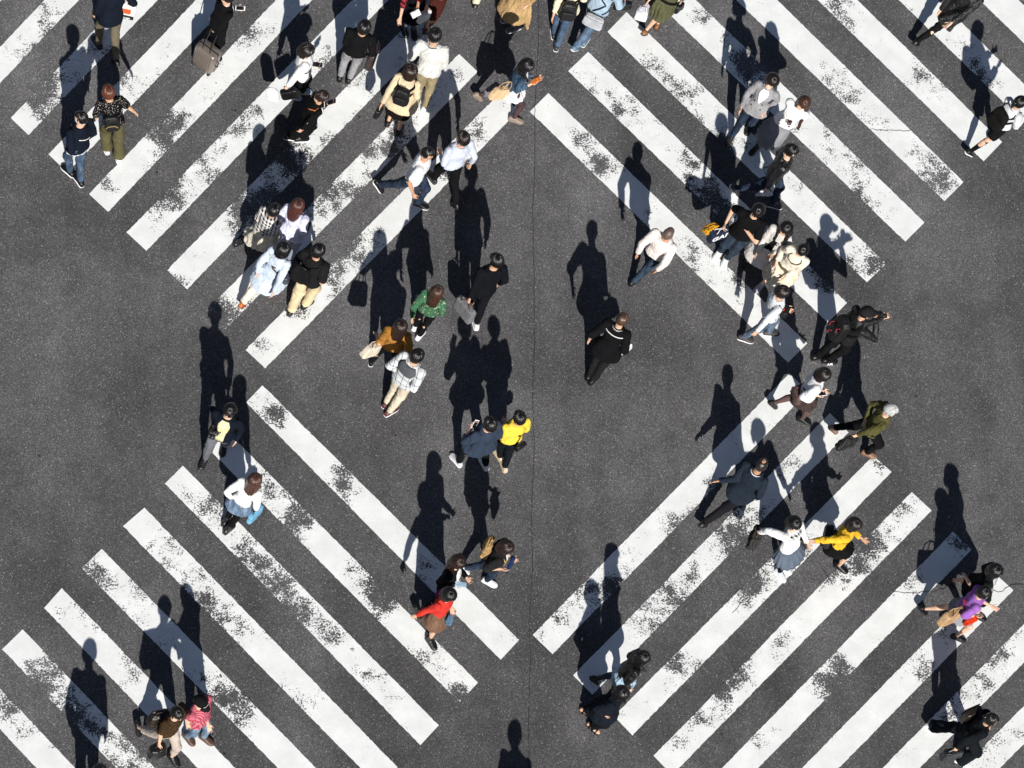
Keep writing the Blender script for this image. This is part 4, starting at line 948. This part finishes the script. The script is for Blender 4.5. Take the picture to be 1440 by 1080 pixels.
def crowd_lower_left():
    p = person('woman in black with brown hair reading a pale blue phone', 'f', (618,852), (603,860), (643,790), -32, H=1.60, hair=('long',HBR), lh=(656,812,1.02), rh=(640,822,1.02), rhn=(0,-.3,.9), grip=(.4,.4), hp=36, pk=.5)
    p.trousers((.012,.012,.013)); p.shoes(); p.top((.012,.012,.014), -.30, .028, 1, sr=1.2, name='jacket'); p.panel('blouse', (.74,.74,.74), .0, .99, 12, 30, .010)
    phone(p, 1, 'pale blue phone held by the woman in black', (.42,.56,.68), scr=(.36,.50,.62), dim=(.09,.012,.17))
    handbag(p.W(p.surf(.1, 85, .08)[0])+Z*.1, (.18,.08,.14), (.22,.015,.16), 'small magenta pouch hanging beside the woman in black', 10, .02, 'plain', 'pouch', .9, cat='pouch')
    p = person('woman in a dark grey shirt and jeans walking with a navy pouch in her hands', 'f', (660,806), (688,820), (711,770), -18, H=1.60, hair=('bob',HBR), lh=(717,782,1.02), rh=(704,800,.98), hp=24, pk=.55)
    p.trousers(DJEAN, 'denim'); p.shoes((.76,.76,.76), (.78,.78,.78)); p.top((.032,.032,.033), -.10, .034, .55, sr=1.5, name='shirt'); p.panel('tee', (.74,.74,.74), .1, .99, 7, 26, .010); p.strap([(.5, 40), (.8, 34), (.96, 60), (.9, 120)], .022, (.50,.33,.13), 'bag_strap', .014)
    handbag(p.W(lerp(p.hand(0), p.hand(1), .5))+Z*.06, (.22,.06,.26), (.016,.035,.11), 'navy blue pouch held in both hands by the woman in grey', 60, -.02, 'plain', 'pouch', .95, cat='pouch', tilt=15)
    handbag(p.W(p.surf(.42, 205, .10)[0])+Z*.22, (.32,.14,.34), (.42,.27,.12), 'leopard print shoulder bag behind the woman in grey', 70, .02, 'leopard', 'shoulder_bag', .7, cat='shoulder bag', fold=.010)
    p = person('woman in a red sweater and brown pencil skirt with black ankle boots', 'f', (592,868), (606,905), (631,837), -46, H=1.60, hair=('bob',HB), lh=(634,853,.95), rh=(583,866,.78), pk=.55)
    p.skirt((.165,.095,.062), -.88, flare=.02, wtop=.16); p.shoes((.011,.011,.012), (.02,.02,.02), high=.28); p.top((.58,.04,.03), .05, .020, .92, sr=1.1, name='sweater')
    handbag(p.W(p.hand(0)), (.20,.10,.30), (.085,.16,.25), 'folded blue denim jacket carried by the woman in red', 70, .0, 'denim', 'folded_jacket', .8, cat='jacket', fold=.014)
    p = person('boy in a black cap, red checked shirt and light jeans', 'm', (290,1041), (265,1040), (281,987), -40, H=1.60, nolocks=1, hair=('crop',HB), lh=(292,1017,.92), rh=(270,1008,.9), skin=1, pk=.45)
    p.trousers(LJEAN, 'denim'); p.shoes((.075,.040,.024), (.12,.07,.05)); p.top((.42,.045,.075), -.12, .024, .95, 'stripe', (.52,.20,.25), sr=1.2, name='checked_shirt', sc=1.0); p.cap((.014,.014,.016), (.02,.02,.022), (.75,.75,.75))
    p = person('woman in a dark brown top and beige cropped trousers stepping forward', 'f', (244,1070), (197,1035), (249,1004), -55, H=1.60, hair=('short',HB), lh=(262,1012,1.0), rh=(224,1045,.72), pk=.5)
    p.trousers((.42,.36,.31), stop=.80, fit=1.05); p.shoes((.012,.012,.012)); p.top((.050,.028,.012), -.02, .026, .45, 'floral', (.014,.012,.012), sr=1.3, name='top')
    handbag(p.W(p.hand(1)), (.30,.20,.24), BLACK, 'shiny black handbag held low by the woman in cropped trousers', 20, .05, p=3)
    handbag(p.W(p.surf(.3, 160, .10)[0])+Z*.2, (.34,.16,.36), (.030,.019,.012), 'dark brown backpack bag bulging behind the woman in cropped trousers', 10, .02, 'leather', 'shoulder_bag', .8, cat='shoulder bag', fold=.014)
    p = person('dark haired person walking below the bottom edge with only the hair showing', 'm', (110,1150), (128,1160), (140,1086), 70, H=1.72, hair=('short',HB))
    p.trousers((.02,.02,.03)); p.shoes(); p.top((.03,.03,.035), -.2, .04, 1, sr=1.3)
    p = person('person walking below the bottom edge whose shadow reaches the road seam', 'm', (728,1258), (736,1266), (766,1204), 70, H=1.72, hair=('short',HB))
    p.trousers((.02,.02,.03)); p.shoes(); p.top((.05,.05,.06), -.2, .03, 1)

def crowd_right():
    p = person('balding man in a cream white sweater and dark jeans', 'm', (914,374), (892,396), (940,329), 48, H=1.66, nolocks=1, hair=('crop',(.125,.085,.068)), skin=2, rh=(925,379,.82), pk=.5)
    p.trousers((.026,.042,.065), 'denim', fit=1.05); p.shoes((.015,.016,.020)); p.top((.76,.69,.65), -.10, .034, 1, sr=1.3, name='sweater')
    p = person('person in a black flared tunic with a white neck trim and a white round bag', 'f', (829,527), (835,534), (875,449), 56, H=1.68, hair=('crop',(.06,.032,.018)), lh=(829,477,.92), rh=(880,488,.90), pk=.45)
    p.trousers((.026,.026,.028), fit=1.05); p.shoes(); p.top(BLACK, -.35, .034, .62, flare=.4, sr=1.5, name='tunic')
    p.strap([(.86, 100), (.84, 140), (.83, 180), (.84, 220), (.86, 260)], .018, (.72,.72,.70), 'white_trim'); p.strap([(1.0, 110), (1.0, 180), (1.0, 250)], .03, (.35,.34,.33), 'necklace', .010, 'dots')
    handbag(p.W(p.hand(1)), (.34,.10,.20), (.80,.80,.79), 'white oval bag in the right hand of the person in the black tunic', 25, .02, 'leather', taper=.7, p=2.4)
    p = person('woman in a grey double breasted blazer over a white top', 'f', (1052,182), (1026,197), (1086,113), -120, H=1.62, hair=('bob',HDB), rh=(1043,150,.86), lh='pocket', hy=35, hp=25, pk=.5)
    p.trousers(DJEAN, 'denim'); p.shoes((.02,.02,.02)); p.top((.27,.265,.275), -.22, .028, 1, sr=1.2, flare=.3, name='blazer'); p.panel('top', (.78,.78,.78), .30, .99, 5, 34, .010)
    for sd in (-1, 1):
        for t in (.12, .34):
            q, n = p.surf(t, sd*30, p.ease+.012); build(MB().ball(q, .012, 8), 'button', cloth(BLACK), p.topo)
    p = person('woman with long brown hair in a white cardigan and grey pleated skirt holding a phone', 'f', (1086,190), (1060,212), (1131,144), -125, H=1.58, hair=('long',(.045,.020,.012)), hairlen=.16, hairfront=.2, rh=(1109,166,.98), lh=(1118,164,1.02), rhn=(0,-.3,.9), grip=(.4,.4), hy=20, hp=36, pk=.5)
    p.skirt((.22,.22,.235), -1.02, flare=.55, pleat=(14, .05)); p.legs((.04,.035,.035), .5); p.shoes(BLACK); p.top((.80,.80,.79), -.12, .034, .8, sr=1.4, name='cardigan')
    phone(p, 1, 'phone held by the woman in the white cardigan', (.55,.56,.60))
    handbag(p.W(lerp(p.el[1], p.wr[1], .5)), (.34,.13,.26), BLACK, 'black handbag on the forearm of the woman in the white cardigan', 30, .04)
    p = person('man in a black leather jacket with a white cloth in his hand', 'm', (1088,290), (1040,275), (1112,212), -18, H=1.72, hair=('short',HB), rh=(1077,268,.74), lh='hang', hp=20, skin=1, pk=.5)
    p.trousers(DJEAN, 'denim'); p.shoes((.03,.03,.035), (.74,.74,.74)); p.top((.012,.013,.015), -.10, .030, 1, 'leather', sr=1.25, name='leather_jacket', fold=.010)
    handbag(p.W(p.hand(1)), (.30,.07,.14), (.60,.61,.66), 'crumpled white cloth hanging from the man in the leather jacket', 5, -.03, 'plain', 'cloth', .7, cat='cloth', fold=.018)
    p = person('man in a black tee and jeans with one arm across his chest', 'm', (1019,369), (1009,359), (1066,296), -118, H=1.74, hair=('short',HB), rh=(1021,313,1.0), lh=(1048,322,1.20), lhp=(-1,.5,-.4), lhn=(.2,-.9,0), grip=(.1,.8), hp=40, skin=0, pk=.5)
    p.trousers((.024,.036,.055), 'denim', fit=1.05); p.shoes((.76,.76,.76), (.78,.78,.78)); p.top((.010,.010,.011), -.14, .03, .45, sr=1.3, name='tee'); p.strap([(1.0, -60), (1.0, 0), (1.0, 60)], .012, (.02,.02,.02), 'neck_rib', .006)
    r, cw, R3 = handbag(p.W(p.hand(1))+imgdir(200)*.03, (.36,.12,.28), (.020,.026,.050), 'navy shopping bag with large white letters hanging from the man in the black tee', 22, .04, 'plain', 'shopping_bag', .98, True, (.7,.7,.7), cat='shopping bag', p=8, fold=.002)
    s = R3[1] if R3[1] @ (CP-cw) > 0 else -R3[1]; xx = -np.cross(s, Z)
    text('GAP', .165, cw+s*.066+Z*.01-V(*r.location), xx, Z, simple('white_letters', (.8,.8,.8), .6), r, .004)
    handbag(at(1001, 318, .92), (.26,.14,.12), (.60,.30,.02), 'bundle of orange and yellow cloth on top of the navy shopping bag', 25, .01, 'floral', 'cloth_bundle', .8, cat='cloth', fold=.020)
    p = person('woman in an open stone coloured coat over a black dress wearing a dark mask', 'f', (1073,368), (1047,373), (1106,321), -122, H=1.60, hair=('long',HB), hairlen=.10, mask=(.05,.05,.055), rh=(1066,352,.8), lh=(1088,357,.86), hp=22, pk=.5)
    p.skirt((.011,.011,.012), -.72, flare=.25, name='dress'); p.shoes(BLACK, high=.1); p.top((.55,.52,.49), -.75, .024, 1, flare=.7, sr=1.2, name='coat'); p.panel('dress_front', (.011,.011,.012), -.73, .70, 34, 14, .012)
    for t in (.5, .68): q, n = p.surf(t, -22, p.ease+.012); build(MB().ball(q, .011, 8), 'button', cloth((.06,.05,.05)), p.topo)
    p = person('woman in a cream dress with a beaded necklace and grey shoes', 'f', (1096,392), (1067,405), (1129,352), -126, H=1.58, hair=('pony',HB), rh=(1092,368,.86), lh=(1104,390,.80), hp=30, pk=.55)
    p.skirt((.68,.60,.46), -.72, flare=.85, fold=.016, name='dress'); p.shoes((.32,.33,.37), (.4,.4,.42)); p.top((.72,.66,.54), -.10, .028, .95, sr=1.4, name='blouse')
    p.strap([(.98, -60), (.78, -28), (.72, 0), (.78, 28), (.98, 60)], .014, (.10,.07,.04), 'necklace', .016); p.panel('sash', (.10,.085,.055), .0, .10, 80, 80, .016)
    p = person('man in a pale grey long sleeved shirt with a red and black chest strap', 'm', (1084,470), (1048,478), (1099,411), -8, H=1.70, hair=('short',HDB), rh=(1064,466,.82), lh='belly', hp=24, pk=.55)
    p.trousers((.095,.13,.185), 'denim'); p.shoes((.06,.05,.05), (.72,.72,.72)); p.top((.62,.65,.68), -.10, .024, 1, sr=1.12, name='shirt')
    sling(p, (.018,.018,.020), 'small black chest bag on the man in the pale grey shirt', .48, 25, (.20,.08,.14), 'nylon', 1, (.020,.020,.022), 'chest_bag', .035, 'chest bag')
    p.strap([(.72, 34), (.86, 52)], .038, (.45,.05,.04), 'red_strap_pad', .020)
    p = person('photographer all in black with a cap aiming a camera', 'm', (1151,503), (1166,509), (1218,440), 8, H=1.72, nolocks=1, hair=('crop',HB), lh=(1238,448,1.42), rh=(1232,455,1.36), hp=8, pk=.55, lift=25)
    p.trousers((.013,.014,.014), fit=1.1); p.shoes((.014,.014,.016), (.03,.03,.03), word='AIR'); p.top((.012,.013,.013), -.16, .030, 1, 'nylon', sr=1.2, name='jacket'); p.cap((.030,.030,.031))
    backpack(p, (.012,.012,.013), 'black hiking backpack with red and white cords on the photographer in black', .34, .50, .20, red=(.45,.05,.07), t=.46)
    camera_on(p, 1, 'black camera raised to the eye by the photographer in black', .03)
    p = person('woman in a loose white sweater and brown shorts typing on a phone', 'f', (1093,573), (1130,593), (1157,527), -14, H=1.58, hair=('bob',HDB), rh=(1149,556,1.0), rhn=(0,-.3,.9), lh='belly', grip=(.4,.4), hp=26, pk=.55)
    p.legs((.12,.075,.065), 1.0); p.skirt((.060,.042,.038), -.50, 'stripe', .45, c2=(.03,.02,.02), fold=.012); p.shoes((.014,.017,.018), (.03,.03,.03)); p.top((.74,.75,.77), -.08, .034, .9, sr=1.5, name='sweater')
    phone(p, 1, 'white phone with a black screen held by the woman in the white sweater', (.78,.78,.78))
    sling(p, (.10,.055,.05), 'brown shoulder bag behind the woman in the white sweater', .02, 150, (.28,.10,.18), side=1, sc=(.06,.025,.025))
    p = person('grey haired person in an olive jacket carrying a black bag', 'm', (1178,608), (1221,640), (1252,577), -12, H=1.62, hair=('grey',GREYH), rh=(1205,612,.75), lh='back', hp=24, pk=.55)
    p.trousers((.012,.012,.014), fit=1.1); p.shoes((.25,.14,.085), (.1,.06,.04)); p.top((.085,.080,.028), -.20, .028, 1, sr=1.2, name='jacket', fold=.009)
    handbag(p.W(p.hand(1)), (.40,.14,.26), (.014,.014,.015), 'limp black bag hanging from the grey haired person', 20, .02, 'nylon', taper=.6, tilt=-20, fold=.014)
    p = person('balding man in a dark pinstripe suit walking away', 'm', (1046,705), (993,736), (1071,654), 46, H=1.74, hair=('bald',(.020,.016,.014)), skin=2, lh=(1012,676,.80), lhp=(-.1,-.6,-1), rh='hang', pk=.5)
    p.trousers((.022,.020,.026), fit=1.1); p.shoes(); p.top((.016,.024,.036), -.30, .028, 1, 'stripe', (.012,.018,.028), sr=1.18, flare=.3, name='suit_jacket'); p.strap([(1.0, 110), (1.0, 180), (1.0, 250)], .022, (.7,.7,.72), 'shirt_collar', .006)
    p = person('schoolgirl in a white sweater and pleated blue grey skirt with white shoes', 'f', (1104,800), (1097,810), (1116,736), -48, H=1.58, hair=('bob',HB), lh=(1135,762,.86), rh=(1070,748,.95), pk=.5, hp=22)
    p.skirt((.10,.125,.165), -.62, flare=.75, pleat=(16, .045)); p.legs(BLACK, .30, 'socks'); p.shoes((.62,.66,.72), (.76,.76,.76)); p.top((.80,.80,.79), -.06, .030, 1, sr=1.3, name='sweater')
    p.panel('checked_scarf', (.7,.7,.68), .80, .985, 178, 178, .016, 'plaid', c2=(.014,.014,.016), n=5)
    handbag(p.W(p.hand(1)), (.34,.16,.34), (.050,.046,.042), 'dark striped satchel hanging from the schoolgirl', 70, .03, 'stripe', 'satchel', .9, cat='satchel', fold=.010)
    p = person('woman in a bright yellow knit top and short black skirt', 'f', (1134,770), (1182,800), (1201,738), -24, H=1.58, hair=('bob',HDB), lh=(1212,757,1.0), rh=(1145,760,.90), pk=.55)
    p.skirt((.011,.011,.012), -.45, flare=.5); p.shoes(BLACK); p.top((.70,.42,.03), -.06, .028, .95, 'knit', sr=1.35, name='knit_top', fold=.009)
    sling(p, (.013,.014,.015), 'black leather bag behind the woman in the yellow knit top', .10, 165, (.34,.13,.27), side=1, sw=.026)
    p = person('woman in a dark green dress with a grey scarf stepping onto the road', 'f', (1343,822), (1376,868), (1399,803), -16, H=1.60, hair=('bob',HB), lh='hang', rh=(1358,812,.95), pk=.5)
    p.skirt((.014,.021,.019), -.75, flare=.45, name='dress'); p.shoes(BLACK); p.top((.014,.021,.019), -.02, .022, .5, sr=1.3, name='dress_top'); p.panel('scarf', (.40,.41,.43), .62, .985, 34, 60, .016)
    handbag(p.W(p.surf(.2, 95, .14)[0])+Z*.32, (.38,.16,.30), (.30,.31,.34), 'big grey tote bag beside the woman in the green dress', 40, .10, 'plain', 'tote_bag', .95, True, cat='tote bag')
    p = person('woman in a purple sweater and grey shorts with a small red bag', 'f', (1304,862), (1347,898), (1383,834), -12, H=1.60, hair=('short',HB), lh=(1393,852,.98), rh=(1371,866,.86), pk=.55)
    p.skirt((.24,.25,.27), -.36, flare=.4, name='shorts'); p.shoes(BLACK, (.02,.02,.02)); p.top((.30,.125,.45), -.02, .026, .8, sr=1.35, name='sweater')
    handbag(p.W(p.surf(.25, 140, .09)[0])+Z*.1, (.42,.14,.30), (.46,.29,.15), 'tan leather tote bag on the shoulder of the woman in purple', 25, .12, two=True, taper=1.05, tilt=-18)
    sling(p, (.62,.05,.012), 'small red crossbody bag in front of the woman in purple', .05, 62, (.22,.08,.17), 'plain', -1, (.55,.04,.03), 'crossbody_bag', .014, 'crossbody bag')
    p = person('woman with a hair bun in a wide dark navy outfit and white shoes', 'f', (1315,1027), (1353,1073), (1394,1012), -14, H=1.62, hair=('bun',HB), rh=(1347,1051,.80), lh='hang', hp=4, pk=.55)
    p.trousers((.014,.019,.025), wide=1.25); p.shoes((.74,.74,.74), (.78,.78,.78)); p.top((.012,.015,.020), -.30, .034, 1, sr=1.5, name='jacket'); p.panel('bare_neckline', (.60,.36,.24), .78, .995, 8, 46, .006)
    handbag(p.W(p.hand(1)), (.38,.14,.22), (.014,.018,.024), 'glossy black handbag in the hand of the woman in wide navy trousers', 10, .03, hc=(.3,.3,.3))
    sling(p, (.030,.022,.016), 'dark shoulder bag on the far side of the woman in wide navy trousers', .35, -120, (.34,.14,.30), side=-1, sw=.03)
    p = person('woman with long black hair in a black leather jacket', 'f', (844,960), (868,984), (904,925), -12, H=1.60, hair=('long',HB), hairlen=.14, lh='hang', rh='hang', pk=.5)
    p.skirt((.36,.48,.60), -.55, 'denim', .35); p.legs((.05,.06,.08), .9); p.shoes((.012,.012,.013), high=.4); p.top((.012,.012,.013), -.06, .030, 1, 'leather', sr=1.25, name='leather_jacket', fold=.010)
    p = person('woman in a dark navy coat and open sandals', 'f', (825,1003), (834,1025), (874,975), -32, H=1.58, hair=('bob',HB), lh='hang', rh='pocket', pk=.5, lift=20)
    p.trousers((.014,.016,.020), wide=.85, stop=.93); p.shoes(sole=(.012,.012,.012), open_=True); p.top((.015,.021,.033), -.55, .032, 1, flare=.4, sr=1.35, name='coat', fold=.010)
    p = person('man in a black coat striding away, cut off by the top edge', 'm', (1338,36), (1291,60), (1376,-22), 50, H=1.74, hair=('short',HB), rh=(1338,32,.86), pk=.5)
    p.trousers((.014,.014,.015), fit=.95); p.shoes(); p.top((.016,.017,.018), -.40, .028, 1, 'nylon', flare=.3, sr=1.2, name='coat', fold=.011)
    p = person('person in a white hooded top and black shorts wearing a big black backpack', 'f', (1396,190), (1368,217), (1434,144), 22, H=1.60, hair=('pony',HB), rh=(1441,163,1.0), lh='front', pk=.5)
    p.trousers((.013,.013,.014), stop=.42, fit=1.15, name='shorts'); p.legs(BLACK, .42, 'socks'); p.shoes((.02,.02,.02), (.8,.8,.8)); p.top((.62,.63,.65), -.08, .030, .95, sr=1.35, name='hooded_top'); p.panel('hood', (.68,.68,.70), .74, .99, 34, 60, .030, mid=180)
    backpack(p, (.018,.017,.016), 'big black backpack on the person in the white hooded top', .33, .44, .16, 'plain', t=.46)

def camera_on(p, i, label, fwd=.0):
    H = p.H; y = nz(p.R.T @ p.hy_); z = nz(p.R.T @ p.hz); x = np.cross(y, z); R3 = np.array([x, y, z]); q = p.W(p.hand(i))+y*(.02+fwd)+z*.04
    r = thing('camera', label, 'camera', q, 'cameras held by photographers'); lo = V(*r.location); k = simple('camera_black', (.012,.012,.013), .45, .5)
    build(sub(MB().sbox(q, (.14,.065,.095), R3, 6, 1, edge=.1).sbox(q+z*.055, (.06,.06,.04), R3, 5, .7), lo), 'camera_body', k, r)
    o = build(sub(MB().tube([q+y*.02, q+y*.10], [.036, .039], 16, rnd=False), lo), 'lens', k, r)
    build(sub(MB().tube([q+y*.099, q+y*.102], .033, 16, rnd=False), lo), 'lens_glass', simple('lens_glass', (.02,.02,.03), .05, .8), o)
    n = p.W(p.N)+p.R.T @ p.ey*.07
    build(sub(MB().tube([q-x*.075+z*.03, lerp(q-x*.075, n-x*.05, .55)-Z*.04, n-x*.06], .006, 6).tube([q+x*.075+z*.03, lerp(q+x*.075, n+x*.05, .55)-Z*.04, n+x*.06], .006, 6), lo), 'neck_strap', k, r)
# ------------------------------------------------------------------ light, camera, build
def setup():
    sc = bpy.context.scene
    w = bpy.data.worlds.new('World'); sc.world = w; w.use_nodes = True; nt = w.node_tree; nt.nodes.clear()
    s = nt.nodes.new('ShaderNodeTexSky'); s.sky_type = 'NISHITA'; s.sun_disc = False; s.sun_elevation = rad(34.1); s.sun_rotation = rad(180.9); s.air_density = .65; s.dust_density = .6
    b = nt.nodes.new('ShaderNodeBackground'); b.inputs[1].default_value = .05; o = nt.nodes.new('ShaderNodeOutputWorld')
    nt.links.new(s.outputs[0], b.inputs[0]); nt.links.new(b.outputs[0], o.inputs[0])
    l = bpy.data.lights.new('sun', 'SUN'); l.energy = 5.0; l.angle = rad(.53); l.color = (1, .965, .91)
    lo = bpy.data.objects.new('sun', l); C.objects.link(lo)
    from mathutils import Vector, Matrix
    lo.rotation_euler = Vector((.0241, 1.4777, -1)).to_track_quat('-Z', 'Y').to_euler(); lo.location = (0, -20, 20)
    cd = bpy.data.cameras.new('camera'); cd.sensor_width = 36; cd.sensor_fit = 'HORIZONTAL'; cd.lens = FPX/1440*36; cd.clip_end = 2000; cd.clip_start = .5
    co = bpy.data.objects.new('camera', cd); C.objects.link(co)
    m = Matrix([list(RC[i])+[CP[i]] for i in range(3)]+[[0,0,0,1]]); co.matrix_world = m
    sc.camera = co; sc.render.resolution_x = 1024; sc.render.resolution_y = 768
    v = sc.view_settings; v.view_transform = 'Standard'; v.look = 'None'; v.exposure = EXPO; v.gamma = 1; v.use_curve_mapping = False
EXPO = 0.30
setup(); build_ground()
crowd_upper_left(); crowd_top(); crowd_left(); crowd_lower_left(); crowd_right()
bake()
